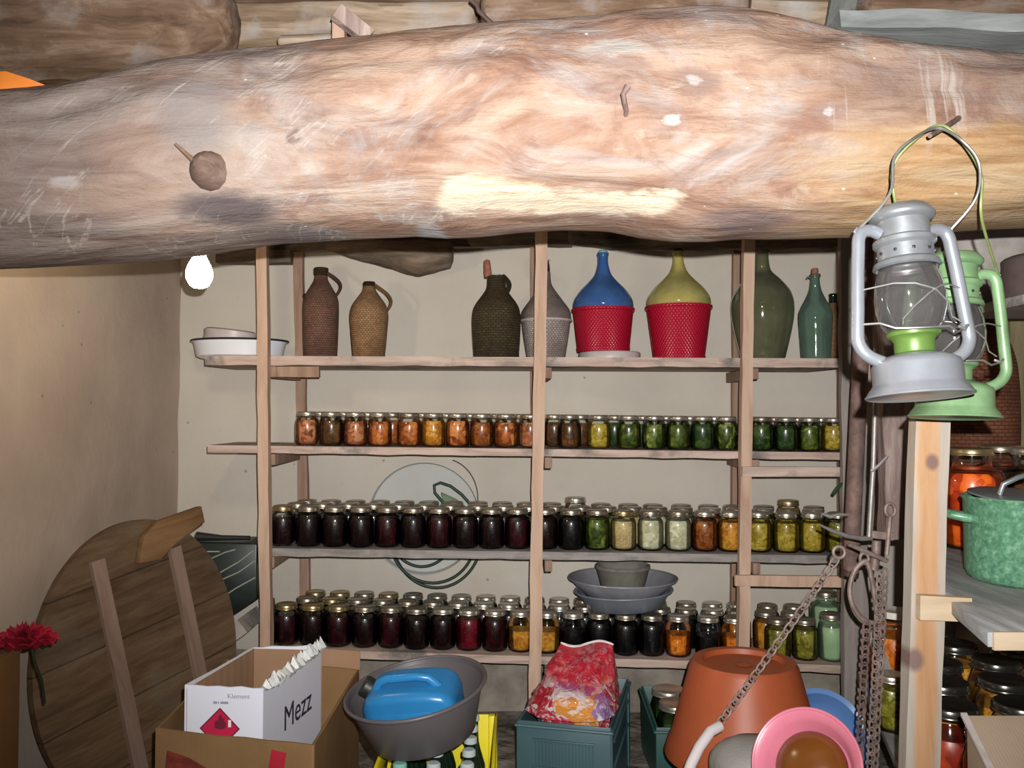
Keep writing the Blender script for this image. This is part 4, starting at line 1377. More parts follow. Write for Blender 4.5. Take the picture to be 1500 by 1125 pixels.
# paddle handle
mb = MB()
hp = [(-.02, .262), (.0, .335), (.05, .372), (.205, .400), (.214, .350), (.10, .305), (.055, .262)]
mb.prism([((inv @ Vector((x_ , y_ , 0))).x, (inv @ Vector((x_, y_, 0))).y, .012) for x_, y_ in hp], (0, 0, .024), .004)
o_ = part('handle', mb, M['handle_wood'], tbl); o_.matrix_local = cc

# ------------------------------------------------------------------ left cardboard box and flower
def open_box(name, label, corners, z0, ztops, mat, inner, th=.005, parent_loc=None, front_extra=None):
    """corners LF, RF, RB, LB in plan; a hollow box without lid"""
    o = Vector((sum(c[0] for c in corners) / 4, sum(c[1] for c in corners) / 4, z0))
    t = thing(name, label, 'box', o)
    cs = [Vector((c[0], c[1], 0)) - Vector((o.x, o.y, 0)) for c in corners]
    cen = Vector((0, 0, 0))
    names = ('front_panel', 'side_panel', 'back_panel', 'side_panel')
    for i in range(4):
        a, c = cs[i], cs[(i + 1) % 4]
        d = (c - a).normalized()
        nin = Vector((-d.y, d.x, 0))
        mb = MB()
        poly = [Vector((a.x, a.y, 0)), Vector((c.x, c.y, 0)), Vector((c.x, c.y, ztops[(i + 1) % 4] - z0))]
        m = 7
        for k in range(1, m):
            q = a.lerp(c, 1 - k / m)
            zz = ztops[(i + 1) % 4] + (ztops[i] - ztops[(i + 1) % 4]) * k / m - z0
            poly.append(Vector((q.x, q.y, zz + random.uniform(-.002, .002))))
        poly.append(Vector((a.x, a.y, ztops[i] - z0)))
        mb.prism(poly, nin * th, 0)
        part(names[i], mb, mat, t)
    mb = MB()
    ins = [q * .97 for q in cs]
    mb.prism([(q.x, q.y, .0) for q in ins], (0, 0, .006), 0)
    part('bottom', mb, inner, t)
    return t, o, cs

t = thing('cardboard_box', 'brown cardboard box at the picture edge beside the round board, a red flower on it', 'box', (-1.140, 1.775, 0))
mb = MB(); mb.box((0, 0, .2785), (.172, .15, .557), None, .003)
part('carton', mb, M['card_dark'], t)
mb = MB()
mb.box((0, 0, .5585), (.170, .148, .003), None, .001)
part('top_flap', mb, M['card'], t)
fl = thing('artificial_flower', 'red carnation-like fabric flower lying on the brown box at the wall', 'flower', P(37, 933, 1.84))
mb = MB(); bm = mb.bm
rnd = random.Random(3)
for layer, (rr, zz, nn) in enumerate(((.064, -.010, 11), (.052, .002, 10), (.036, .012, 8), (.018, .018, 5))):
    for i in range(nn):
        a = 2 * PI * (i + .5 * (layer % 2)) / nn
        c0 = Vector((math.cos(a), math.sin(a), 0))
        tn = Vector((-math.sin(a), math.cos(a), 0))
        g = []
        for iu in range(4):
            row = []
            for iv in range(6):
                s = iu / 3
                w = (iv / 5 - .5) * rr * (.25 + .75 * s)
                q = c0 * rr * (.1 + .9 * s * math.sqrt(max(0.0, 1 - (1.5 * (iv / 5 - .5)) ** 2))) + tn * w * 1.25
                q.z = zz + .016 * s * math.sin(iv * 2.1 + i) + .006 * layer * s + rnd.uniform(-.002, .002)
                row.append(bm.verts.new(q))
            g.append(row)
        for iu in range(3):
            for iv in range(5):
                bm.faces.new((g[iu][iv], g[iu][iv + 1], g[iu + 1][iv + 1], g[iu + 1][iv]))
part('petals', mb, M['carnation'], fl).scale = (1, 1, .62)
mb = MB(); mb.tube([(.012, 0, -.008), (.020, .0, -.05), (.026, .02, -.10), (.028, .03, -.15)], .003, 8)
part('stem', mb, M['stem'], fl)

# ------------------------------------------------------------------ brown box with white carton
bx, bo, bcs = open_box('cardboard_box', 'big open brown cardboard box with red print, holding the white carton', [(-.742, 1.80), (-.392, 1.713), (-.402, 2.27), (-.765, 2.30)], 0, [.404, .402, .385, .404], M['card'], M['card_in'])
# red print on the front panel
a, c = Vector((-.742, 1.80, 0)), Vector((-.392, 1.713, 0))
d = (c - a).normalized(); nout = Vector((d.y, -d.x, 0))
def on_front(s, z):
    return a.lerp(c, s) + Vector((0, 0, z)) + nout * .0012 - bo
mb = MB()
mb.prism([on_front(.70, .30), on_front(.80, .30), on_front(.835, .382), on_front(.745, .386)], nout * .0006)
part('red_stripe', mb, M['red_tape'], bx)
mb = MB()
mb.prism([on_front(.06, .30), on_front(.36, .30), on_front(.34, .335), on_front(.22, .352), on_front(.08, .362)], nout * .0006)
part('red_mark', mb, m_plain('faded_red_print', (.20, .03, .02), .8, 0, .5, 30, 0), bx)
# two outer flaps folded back behind: inside pieces of board
mb = MB()
mb.prism([Vector((-.56, 2.285, .30)) - bo, Vector((-.402, 2.27, .30)) - bo, Vector((-.405, 2.30, .425)) - bo, Vector((-.555, 2.315, .43)) - bo], (0, .004, 0))
part('back_flap', mb, M['card_in'], bx)
# the white carton
wl = [Vector((-.706, 1.862)), Vector((-.533, 1.850)), Vector((-.478, 2.165)), Vector((-.655, 2.180))]
wt, wo, wcs = open_box('white_carton', 'white carton with red flame hazard diamond and torn top, inside the brown box', [tuple(q) for q in wl], .17, [.474, .470, .480, .468], M['white_card'], M['card_in'], .004)
# inner faces brown
mb = MB()
for i in (2, 3):
    p, q = wcs[i], wcs[(i + 1) % 4]
    dd = (q - p).normalized(); ni = Vector((-dd.y, dd.x, 0))
    mb.prism([p + ni * .0046 + Vector((0, 0, .006)), q + ni * .0046 + Vector((0, 0, .006)), q + ni * .0046 + Vector((0, 0, .296)), p + ni * .0046 + Vector((0, 0, .296))], ni * .001)
part('inner_lining', mb, M['card_in'], wt, 'brown inner side')
# torn ragged top edge along the right side
mb = MB(); bm = mb.bm
p, q = wcs[1], wcs[2]
rnd = random.Random(11)
m = 46
dd = (q - p).normalized(); ni = Vector((-dd.y, dd.x, 0))
r0 = []
for k in range(m + 1):
    s = k / m
    base_ = p.lerp(q, s)
    top = .302 + (.308 - .300) * s
    env = min(1, s * 4 + .25)
    r0.append([base_ - ni * .001 + Vector((0, 0, top - .020 * env + rnd.uniform(-.003, .003))), base_ - ni * (.006 + rnd.uniform(0, .009)) + Vector((0, 0, top - .006 + rnd.uniform(-.003, .003))),
               base_ + ni * rnd.uniform(.000, .006) + Vector((0, 0, top + .013 * env + rnd.uniform(-.009, .009))), base_ + ni * .010 + Vector((0, 0, top - .004 + rnd.uniform(-.003, .003)))])
vv = [[bm.verts.new(w) for w in row] for row in r0]
for k in range(m):
    for j in range(3):
        bm.faces.new((vv[k][j], vv[k + 1][j], vv[k + 1][j + 1], vv[k][j + 1]))
part('torn_edge', mb, M['torn_card'], wt, 'ragged torn paper edge', ang=20)
# prints: front face
p, q = wcs[0], wcs[1]
dd = (q - p).normalized(); no = Vector((dd.y, -dd.x, 0))
WF = (q - p).length
def wf(s, z, k=.0008):
    return p.lerp(q, s) + Vector((0, 0, z)) + no * k
Mw = Matrix((dd, Vector((0, 0, 1)), no)).transposed().to_4x4()
def diamond(cx, cz, r, k):
    return [wf(cx - r / WF, cz, k), wf(cx, cz - r, k), wf(cx + r / WF, cz, k), wf(cx, cz + r, k)]
mb = MB(); mb.prism(diamond(.455, .213, .0445, .0006), no * .0004); part('hazard_diamond', mb, M['hazard_dark'], wt)
hz = [o_ for o_ in wt.children][-1]
mb = MB(); mb.prism(diamond(.455, .213, .0405, .0011), no * .0004); part('diamond_field', mb, M['hazard_red'], hz)
fl_ = [(-.012, -.012), (-.004, -.014), (.005, -.014), (.012, -.010), (.013, -.001), (.008, .004), (.009, .012), (.004, .008), (.001, .019), (-.005, .011), (-.006, .003), (-.010, .006), (-.013, -.003)]
mb = MB(); mb.prism([wf(.465 + x_ / WF, .226 + z_, .0016) for x_, z_ in fl_], no * .0004); part('flame_symbol', mb, M['hazard_dark'], hz)
mb = MB(); mb.prism([wf(.565, .217, .0016), wf(.60, .217, .0016), wf(.60, .232, .0016), wf(.565, .232, .0016)], no * .0004); part('white_spot', mb, M['paper_white'], hz)
o_ = part('lettering', text_mesh('Klement', .0145), M['ink_grey'], wt); o_.matrix_local = Matrix.Translation(wf(.69, .282, .0008)) @ Mw
mb = MB()
for k_, (a0_, a1_) in enumerate(((.37, .42), (.43, .445), (.46, .56))):
    mb.prism([wf(a0_, .2655), wf(a1_, .2655), wf(a1_, .2705), wf(a0_, .2705)], no * .0003)
part('faint_print', mb, M['ink_grey'], wt)
# side face: Mezz
p, q = wcs[1], wcs[2]
dd = (q - p).normalized(); no2 = Vector((dd.y, -dd.x, 0))
Ms = Matrix((dd, Vector((0, 0, 1)), no2)).transposed().to_4x4()
o_ = part('lettering', text_mesh('Mezz', .079, .0), M['ink'], wt); o_.matrix_local = Matrix.Translation(p.lerp(q, .56) + Vector((0, 0, .195)) + no2 * .0008) @ Ms @ Matrix.Diagonal((.95, 1.0, 1, 1))

# ------------------------------------------------------------------ crates
def crate(name, label, loc, rz, w, d, h, mat, panel_ribs=True, wall=.006, front_cut=0.0):
    """bottle crate: walls with a rim lip, corner posts, ribbed recess"""
    t = thing(name, label, 'crate', loc, (0, 0, rz))
    mb = MB()
    hf = h - front_cut
    mb.box((0, -d / 2 + wall / 2, hf / 2), (w, wall, hf), None, .002)
    mb.box((0, d / 2 - wall / 2, h / 2), (w, wall, h), None, .002)
    for s in (-1, 1):
        x_ = s * (w / 2 - wall / 2)
        mb.prism([(x_ - wall / 2, -d / 2 + wall, 0), (x_ - wall / 2, d / 2 - wall, 0), (x_ - wall / 2, d / 2 - wall, h), (x_ - wall / 2, -d / 2 + wall, hf)], (wall, 0, 0))
    mb.box((0, 0, .004), (w - wall, d - wall, .008))
    part('body', mb, mat, t)
    mb = MB()
    e = .004
    z1, z2 = hf - .012, h - .012
    pts = [(-w / 2 - e, -d / 2 - e, z1), (w / 2 + e, -d / 2 - e, z1), (w / 2 + e, d / 2 + e, z2), (-w / 2 - e, d / 2 + e, z2)]
    for i in range(4):
        mb.tube([pts[i], pts[(i + 1) % 4]], .0045, 8)
    part('rim', mb, mat, t)
    if panel_ribs:
        mb = MB()
        for z_ in (h - .045, h - .115):
            mb.box((0, -d / 2 - .003, z_), (w * .68, .007, .005), None, .001)
        part('ridge', mb, mat, t)
        mb = MB()
        for i in range(18):
            mb.box((-w * .31 + w * .62 * i / 17, -d / 2 - .0015, h - .082), (.0035, .004, .062))
        part('ribbing', mb, mat, t)
        mb = MB()
        for s in (-1, 1):
            for zz in (h - .05, h - .12):
                mb.box((s * (w / 2 + .002), 0, zz), (.006, d * .8, .006), None, .001)
            mb.box((s * (w / 2 + .001), -d / 2 + .02, h / 2), (.006, .03, h * .95))
            mb.box((s * (w / 2 + .001), d / 2 - .02, h / 2), (.006, .03, h * .95))
        part('side_ribs', mb, mat, t)
    return t

crate('bottle_crate', 'blue-green plastic crate with ribbed front, holding the floral bag', (.185, 2.45, 0), R(-14), .245, .42, .252, M['teal_crate'])
crate('bottle_crate', 'dark green plastic crate of empty jars behind the terracotta pot', (.560, 2.60, 0), R(0), .30, .28, .195, M['green_crate'], False, .006, .03)
for i, (x_, y_) in enumerate(((.481, 2.530), (.481, 2.655))):
    jar('mid', x_, y_, .009, 'gherkin', 'lid_pale', ['jar in the dark green crate at its free corner', 'jar in the dark green crate standing next to the wall side', 'jar in the dark green crate hidden by the terracotta pot'][i], 'jars in the dark green crate')
# open yellow crate with bottles
t = thing('bottle_crate', 'yellow plastic crate of dark bottles under the grey basin', 'crate', (-.168, 2.0, 0))
mb = MB()
w, d, h = .262, .40, .296
mb.box((0, 0, .005), (w, d, .01))
for s in (-1, 1):
    for y_ in (-d / 2 + .011, d / 2 - .011):
        mb.box((s * (w / 2 - .011), y_, h / 2), (.022, .022, h), None, .003)
part('frame', mb, M['yellow_crate'], t)
mb = MB()
for s in (-1, 1):
    x_ = s * (w / 2 - .004)
    mb.box((x_, 0, h - .02), (.008, d, .04), None, .002)
    mb.box((x_, 0, .03), (.008, d, .06), None, .002)
    mb.slab((x_, -d / 2 + .02, .06), (x_, d / 2 - .02, h - .04), .026, .008, (0, 1, 0), .001)
    mb.slab((x_, d / 2 - .02, .06), (x_, -d / 2 + .02, h - .04), .026, .0075, (0, 1, 0), .001)
part('side_lattice', mb, M['yellow_crate'], t)
for s in (-1, 1):
    mb = MB()
    y_ = s * (d / 2 - .004)
    mb.box((0, y_, h / 2 + .005), (w - .044, .008, h - .012), None, .002)
    part('end_panel', mb, M['yellow_crate'], t)
bot = None
k = 0
bp = [(0, 0), (.026, 0), (.030, .006), (.030, .16), (.026, .19), (.014, .235), (.0125, .29), (.0125, .295)]
for iy in range(5):
    for ix in range(3):
        x_ = -.168 + (-.072 + .072 * ix)
        y_ = 2.0 - .146 + .073 * iy
        lab = 'dark green bottle in the yellow crate, %s row from front, %s from the carton' % (ORD[iy], ORD[ix])
        if bot is None:
            bot = thing('glass_bottle', lab, 'bottle', (x_, y_, .011), (0, 0, 0), 'bottles in the yellow crate')
            mb = MB(); mb.lathe(smooth_prof(bp, 3), 24); part('body', mb, M['beer_glass'], bot)
            mb = MB(); mb.lathe([(.0135, .287), (.0155, .288), (.0150, .298), (.012, .301), (0, .3015)], 20); part('cap', mb, M['cap_white'], bot)
            me_cap = bot.children[1]
            b2 = bot
        else:
            b2 = copy_tree(bot)
            b2.location = (x_, y_, .011)
            b2['label'] = lab
        for ch in b2.children:
            if ch.name.startswith('cap'):
                setmat(ch, M['cap_white'] if (k % 3) else M['cap_teal'])
        k += 1

# ------------------------------------------------------------------ grey basin with blue canister
BT = Vector((-.200, 1.965, .330))
brot = Euler((R(7), R(-9), 0))
t = thing('plastic_basin', 'grey plastic basin tilted on the dark bottles, blue canister inside', 'basin', BT, brot)
mb = MB(); mb.lathe([(0, 0), (.112, 0), (.120, .006), (.150, .100), (.153, .112), (.160, .114), (.160, .108), (.156, .106), (.146, .096), (.148, .112)][:8] + [(.1555, .108), (.1475, .100), (.117, .009), (.110, .004), (0, .004)], 72)
part('bowl', mb, M['grey_basin'], t)
mb = MB(); mb.tube([(.159 * math.cos(a * PI / 40), .159 * math.sin(a * PI / 40), .113) for a in range(80)], .0045, 10, True)
part('rim', mb, M['grey_basin'], t)
# jerrycan
Mb = Matrix.Translation(BT) @ brot.to_matrix().to_4x4()
jc = thing('jerrycan', 'bright blue plastic canister with black cap lying in the grey basin', 'canister', Mb @ Vector((-.008, -.004, .018)), (R(14), R(-6), R(-7)))
jc.scale = (1.06, 1.06, 1.06)
mb = MB(); bm = mb.bm
def rrect(xp, hy, z0_, z1_, r, n=6):
    pts = []
    for (cy, cz_, a0) in ((hy - r, z1_ - r, 0), (-hy + r, z1_ - r, 90), (-hy + r, z0_ + r, 180), (hy - r, z0_ + r, 270)):
        for i in range(n + 1):
            a = R(a0 + 90 * i / n)
            pts.append(Vector((xp, cy + r * math.cos(a), cz_ + r * math.sin(a))))
    return pts
secs = [(-.103, .034, .030, .075, .018), (-.099, .044, .020, .088, .020), (-.090, .052, .010, .100, .020), (-.075, .058, .004, .110, .020), (-.045, .060, .002, .113, .018), (-.005, .061, .001, .114, .018), (.04, .061, .0, .113, .018), (.072, .061, .0, .108, .018), (.088, .058, .002, .098, .018), (.096, .050, .008, .085, .018), (.098, .042, .016, .074, .016)]
rg = []
for s in secs:
    row = []
    for q in rrect(*s):
        # grip recess on top around the handle
        if q.z > .085 and abs(q.x + .004) < .068 and q.y < .02:
            q = q.copy()
        row.append(bm.verts.new(q))
    rg.append(row)
nn = len(rg[0])
for i in range(len(rg) - 1):
    for k in range(nn):
        bm.faces.new((rg[i][k], rg[i][(k + 1) % nn], rg[i + 1][(k + 1) % nn], rg[i + 1][k]))
bm.faces.new(rg[0]); bm.faces.new(rg[-1][::-1])
part('body', mb, M['blue_can'], jc, ang=60)
mb = MB(); mb.tube([(-.072, -.014, .106), (-.062, -.016, .124), (-.045, -.017, .130), (.02, -.017, .131), (.042, -.016, .126), (.062, -.014, .104)], [.010, .0095, .0095, .0095, .0095, .010], 12)
part('handle', mb, M['blue_can'], jc)
mb = MB(); mb.box((-.004, -.0595, .05), (.11, .006, .05), None, .002)
part('side_panel', mb, M['blue_can'], jc)
mb = MB(); mb.lathe([(0, 0), (.022, 0), (.0225, .02), (.019, .024), (0, .025)], 28, Matrix.Translation((-.092, .016, .088)) @ Matrix.Rotation(R(-52), 4, 'Y'), wob=lambda a, z: 1 + .02 * math.sin(a * 14))
part('cap', mb, M['black_plastic'], jc, 'black screw cap')

# ------------------------------------------------------------------ floral bag in the crate
bg = thing('plastic_bag', 'crumpled plastic bag with red and multicoloured flower print in the blue-green crate', 'bag', (.186, 2.44, .010), (0, 0, R(-14)))
mb = MB(); bm = mb.bm
NR, NS = 44, 48
rows = []
for j in range(NR + 1):
    s = j / NR
    z = .405 * s
    if s < .6:
        hx, hy = .096, .150
        if z > .252:
            hx, hy = .126, .140
    else:
        k = (s - .6) / .4
        hx = .124 - .050 * k
        hy = .150 * (1 - k) ** .8 + .006
    offx = 0.0 if s < .6 else .030 * ((s - .6) / .4)
    offy = (-.02 if z < .252 else -.085) + (.06 * max(0, (s - .6) / .4))
    if s < .03:
        hx *= .8; hy *= .8
    row = []
    for i in range(NS):
        a = 2 * PI * i / NS
        ca, sa = math.cos(a), math.sin(a)
        px_ = math.copysign(abs(ca) ** .7, ca) * hx
        py_ = math.copysign(abs(sa) ** .7, sa) * hy
        q = Vector((px_ + offx, py_ + offy, z))
        kk = (.014 if s > .3 else .004) * min(1, (1 - s) * 3 + .2)
        d = noise.fractal(q * 26, 1.0, 2.0, 4) * kk
        q += Vector((ca, sa, .35)).normalized() * d
        if s > .9:
            q.z += .010 * math.sin(px_ * 40)
        row.append(bm.verts.new(q))
    rows.append(row)
for j in range(NR):
    for i in range(NS):
        bm.faces.new((rows[j][i], rows[j][(i + 1) % NS], rows[j + 1][(i + 1) % NS], rows[j + 1][i]))
bm.faces.new(rows[0][::-1]); bm.faces.new(rows[-1])
top_pts = [v.co.copy() for v in rows[-1]]
part('bag', mb, M['floral'], bg, ang=30)
mb = MB(); mb.tube([q + Vector((0, 0, .001)) for q in top_pts], .002, 6, True)
part('seal_edge', mb, M['foil_edge'], bg, 'white sealed edge')

# ------------------------------------------------------------------ pots
def pot_profile(h, rb, rr, th=.006):
    # inverted: closed base on top
    return [(0, h - .012), (rb - .035, h - .012), (rb - .030, h), (rb - .008, h), (rb, h - .012), (rr - .016, .045), (rr - .012, .04), (rr, .004), (rr, 0), (rr - .006, 0), (rr - .010, .004), (rr - .020, .04), (rb - th, h - .02), (0, h - .02)]
pcx = PX(1086, 2.17)
t = thing('flower_pot', 'big terracotta-coloured plastic pot standing upside down, chain across it', 'pot', (pcx, 2.17, .203))
mb = MB(); mb.lathe(pot_profile(.236, .133, .198), 80)
part('pot', mb, M['terracotta'], t)
mb = MB(); mb.lathe([(0, .2245), (.02, .2245), (.022, .226), (.018, .2275), (0, .2278)], 24)
part('base_boss', mb, M['terracotta'], t)
t = thing('flower_pot', 'lower terracotta-coloured pot under the big upside-down one', 'pot', (pcx, 2.17, 0))
mb = MB(); mb.lathe(pot_profile(.416, .108, .172), 64)
part('pot', mb, M['terracotta'], t)

# ------------------------------------------------------------------ sack, pink bowl, blue basin
def lumpy(mb, cx, cy, z0_, z1_, hx, hy, seed, e=.6, nr=26, ns=44, slope=0.0):
    bm = mb.bm
    rows = []
    for j in range(nr + 1):
        s = j / nr
        k = 1.0
        if s > .8:
            k = math.sqrt(max(0.0, 1 - ((s - .8) / .2) ** 2)) * .98 + .02
        if s < .06:
            k = .9 + s
        row = []
        for i in range(ns):
            a = 2 * PI * i / ns
            ca, sa = math.cos(a), math.sin(a)
            q = Vector((math.copysign(abs(ca) ** e, ca) * hx * k, math.copysign(abs(sa) ** e, sa) * hy * k, z0_ + (z1_ - z0_) * s))
            d = noise.fractal(Vector((q.x * 7 + seed, q.y * 7, q.z * 7)), 1, 2, 4) * .010
            q += Vector((ca, sa, 0)) * d * (1 if s > .05 else 0)
            q.z += slope * max(q.x, 0) * s
            row.append(bm.verts.new(q + Vector((cx, cy, 0))))
        rows.append(row)
    for j in range(nr):
        for i in range(ns):
            bm.faces.new((rows[j][i], rows[j][(i + 1) % ns], rows[j + 1][(i + 1) % ns], rows[j + 1][i]))
    bm.faces.new(rows[0][::-1]); bm.faces.new(rows[-1])
mb = MB()
lumpy(mb, 0, 0, 0, .365, .118, .105, 3.0, .65, slope=-.95)
single('woven_sack', mb, M['sack'], 'grey-white woven sack standing in front of the terracotta pot', 'sack', (.552, 1.85, 0), ang=60)

pl = P(1180, 1120, 1.66)
prot = Vector((-.56, -.66, .50)).to_track_quat('Z', 'Y').to_euler()
t = thing('plastic_bowl', 'pink plastic bowl leaning on the sack, brown bowl in it', 'bowl', pl, prot)
t.scale = (.90, .90, .90)
mb = MB(); mb.lathe([(0, -.060), (.076, -.060), (.082, -.055), (.093, -.018), (.099, -.013), (.111, .000), (.117, .001), (.117, -.002), (.112, -.004), (.102, -.017), (.096, -.021), (.086, -.060), (.080, -.064), (0, -.064)], 72)
part('bowl', mb, M['pink'], t)
mb = MB(); mb.tube([(.116 * math.cos(a * PI / 36), .116 * math.sin(a * PI / 36), .0) for a in range(72)], .0035, 8, True)
part('rim', mb, M['pink'], t)
Mp = Matrix.Translation(pl) @ prot.to_matrix().to_4x4()
t = thing('glazed_bowl', 'shiny copper-brown bowl upside down inside the pink bowl', 'bowl', Mp @ Vector((0, 0, -.0505)), prot)
t.scale = (.90, .90, .90)
mb = MB(); mb.lathe([(.070, .0), (.073, .004), (.078, .016)] + [(.078 * math.cos(R(k)), .016 + .044 * math.sin(R(k))) for k in range(9, 90, 9)] + [(0, .060)], 56)
part('bowl', mb, M['copper'], t)

t = thing('plastic_basin', 'light blue plastic basin leaning under the bottom shelf by the plank', 'basin', P(1206, 1078, 2.57), (R(62), 0, 0))
mb = MB(); mb.lathe([(0, -.07), (.09, -.07), (.10, -.06), (.122, -.005), (.136, 0), (.136, -.004), (.124, -.010), (.103, -.066), (.092, -.075), (0, -.075)], 64)
part('bowl', mb, M['blue_basin'], t)
mb = MB(); mb.tube([(-.022 + .012 * math.cos(R(k)), .098 + .014 * math.sin(R(k)), -.052) for k in range(-20, 201, 20)], .003, 8)
part('ring', mb, M['pale_blue'], t, 'whitish ring handle')

# ------------------------------------------------------------------ chain across the pot, hose
def chain(mb, a, c, pitch, r, wire, sag=0.0):
    a, c = Vector(a), Vector(c)
    n = max(2, int((c - a).length / pitch))
    t = (c - a).normalized()
    sd = t.cross(Vector((0, 1, 0))).normalized()
    fr = t.cross(sd)
    for i in range(n):
        ctr = a.lerp(c, (i + .5) / n) + Vector((0, 0, -sag * 4 * ((i + .5) / n) * (1 - (i + .5) / n)))
        ax = sd if i % 2 == 0 else (fr * .8 + sd * .6).normalized()
        pts = []
        for k in range(12):
            al = 2 * PI * k / 12
            pts.append(ctr + t * math.cos(al) * pitch * .72 + ax * math.sin(al) * r)
        mb.tube(pts, wire, 6, True)
ca, cb = P(1226, 818, 1.885), P(1052, 1062, 1.91)
t = thing('iron_chain', 'rusty chain running slantwise in front of the terracotta pot', 'chain', ca)
mb = MB(); chain(mb, Vector((0, 0, 0)), cb - ca, .0215, .0072, .0022, .004)
part('links', mb, M['chain'], t)
mb = MB(); mb.tube([P(1229, 809, 1.885) - ca + Vector((math.cos(k * PI / 10) * .0125, 0, math.sin(k * PI / 10) * .0125)) for k in range(20)], .0038, 8, True)
part('ring', mb, M['chain'], t)
t0_ = cb
hp_ = [P(1054, 1064, 1.90), P(1040, 1072, 1.88), P(1024, 1095, 1.86), P(1012, 1120, 1.84), P(1002, 1150, 1.82), P(990, 1190, 1.80), P(985, 1230, 1.8)]
mb = MB(); mb.tube([q - hp_[0] for q in hp_], .0115, 14)
single('white_hose', mb, M['hose_white'], 'whitish hose end at the foot of the slanting chain', 'hose', hp_[0])

# ------------------------------------------------------------------ plank, tools and chains beside the shelf
mb = MB()
a = P(1246, 300, 2.70); a.z = 1.78
c = P(1254, 1150, 2.70); c.z = 0.0
mb.slab(Vector((0, 0, 0)), c - a, .075, .026, (1, 0, 0), .003, 40, .005)
upk = thing('upright_plank', 'tall whitewashed upright plank closing the jar shelves on the tool side', 'plank', a)
part('plank', mb, M['white_plank'], upk)

mb = MB()
a = P(1304, 330, 2.16); c = P(1300, 790, 2.16)
mb.slab(Vector((0, 0, 0)), Vector((0, 0, c.z - 1.72)), .066, .05, (1, 0, 0), .006, 30, .009)
yk = thing('wooden_yoke', 'weathered grey wooden beam of an old plough hanging beside the new timber post', 'yoke', (a.x, 2.16, 1.72))
part('shaft', mb, M['yoke_wood'], yk)
o = yk.location
def yp(px, py, Y=2.11):
    return P(px, py, Y) - o
mb = MB(); mb.slab(yp(1272, 782), yp(1308, 786), .018, .012, (0, 0, 1), .002, 4, .001)
part('iron_band', mb, M['chain'], yk)
mb = MB(); mb.tube([yp(1276, 788, 2.08), yp(1262, 789, 2.07), yp(1240, 785, 2.06), yp(1218, 777, 2.05), yp(1201, 769, 2.04)], [.0062, .006, .0055, .0045, .0025], 8)
part('hook', mb, M['iron'], yk)
mb = MB(); mb.tube([yp(1203, 752, 2.06), yp(1216, 757, 2.06), yp(1226, 754, 2.06), yp(1242, 754, 2.07)], [.003, .005, .004, .004], 8)
part('prong', mb, M['iron'], yk)
mb = MB(); mb.tube([yp(1243, 797, 2.05), yp(1300, 822, 2.05)], .0055, 8)
part('cross_bar', mb, M['chain'], yk)
mb = MB(); mb.tube([yp(1304, 747, 2.10) + Vector((math.cos(k * PI / 10) * .012, 0, math.sin(k * PI / 10) * .016)) for k in range(20)], .0045, 8, True)
mb.tube([yp(1304, 757, 2.10), yp(1301, 790, 2.10), yp(1299, 812, 2.10)], .006, 8)
part('eye_bolt', mb, M['chain'], yk)
mb = MB(); mb.tube([yp(1284, 792, 2.09), yp(1283, 812, 2.09), yp(1280, 835, 2.09)], .011, 10)
part('clevis', mb, M['chain'], yk)
# rusty pipe
pa, pb = P(1270, 330, 2.30), P(1246, 838, 2.30)
t = thing('iron_pipe', 'thick rusty iron pipe hanging upright along the whitewashed plank', 'pipe', pb)
mb = MB(); mb.tube([Vector((0, 0, 0)), (pa - pb) * .33, (pa - pb) * .66, pa - pb], .021, 18)
part('pipe', mb, M['rust'], t)
mb = MB(); mb.tube([Vector((-.004, 0, -.012)), Vector((0, 0, .003))], .0225, 18)
part('collar', mb, M['dark_iron'], t, 'dark end collar')
ra, rb_ = P(1283, 560, 2.06), P(1273, 786, 2.06)
t = thing('iron_rod', 'thin grey iron rod hanging between the rusty pipe and the plough beam', 'rod', rb_)
mb = MB(); mb.tube([Vector((0, 0, 0)), (ra - rb_) * .5 + Vector((.003, 0, 0)), ra - rb_], .0062, 10)
part('rod', mb, M['iron'], t)
mb = MB(); mb.tube([P(1276, 690, 2.058) - rb_, P(1286, 683, 2.056) - rb_, P(1300, 668, 2.056) - rb_], [.005, .005, .004], 8)
part('branch_hook', mb, M['iron'], t)
# strap loop
pts = [P(1266, 822, 2.02), P(1252, 836, 2.02), P(1245, 862, 2.02), P(1249, 886, 2.02), P(1262, 905, 2.02), P(1276, 912, 2.02), P(1284, 908, 2.02), P(1282, 880, 2.02), P(1277, 850, 2.02), P(1272, 828, 2.02)]
t = thing('iron_shackle', 'bent iron strap loop hanging under the plough beam', 'shackle', pts[0])
lp_ = []
for i in range(len(pts)):
    for k in range(5):
        tt = k / 5
        p0, p1, p2, p3 = pts[i - 1], pts[i], pts[(i + 1) % len(pts)], pts[(i + 2) % len(pts)]
        lp_.append(.5 * ((2 * p1) + (p2 - p0) * tt + (2 * p0 - 5 * p1 + 4 * p2 - p3) * tt * tt + (3 * p1 - p0 - 3 * p2 + p3) * tt ** 3))
mb = MB(); mb.tube([q - pts[0] for q in lp_], .006, 8, True)
part('loop', mb, M['chain'], t)
mb = MB(); mb.tube([P(1266, 818, 2.02) - pts[0] + Vector((math.cos(k * PI / 8) * .010, 0, math.sin(k * PI / 8) * .012)) for k in range(16)], .004, 8, True)
part('eye', mb, M['chain'], t)
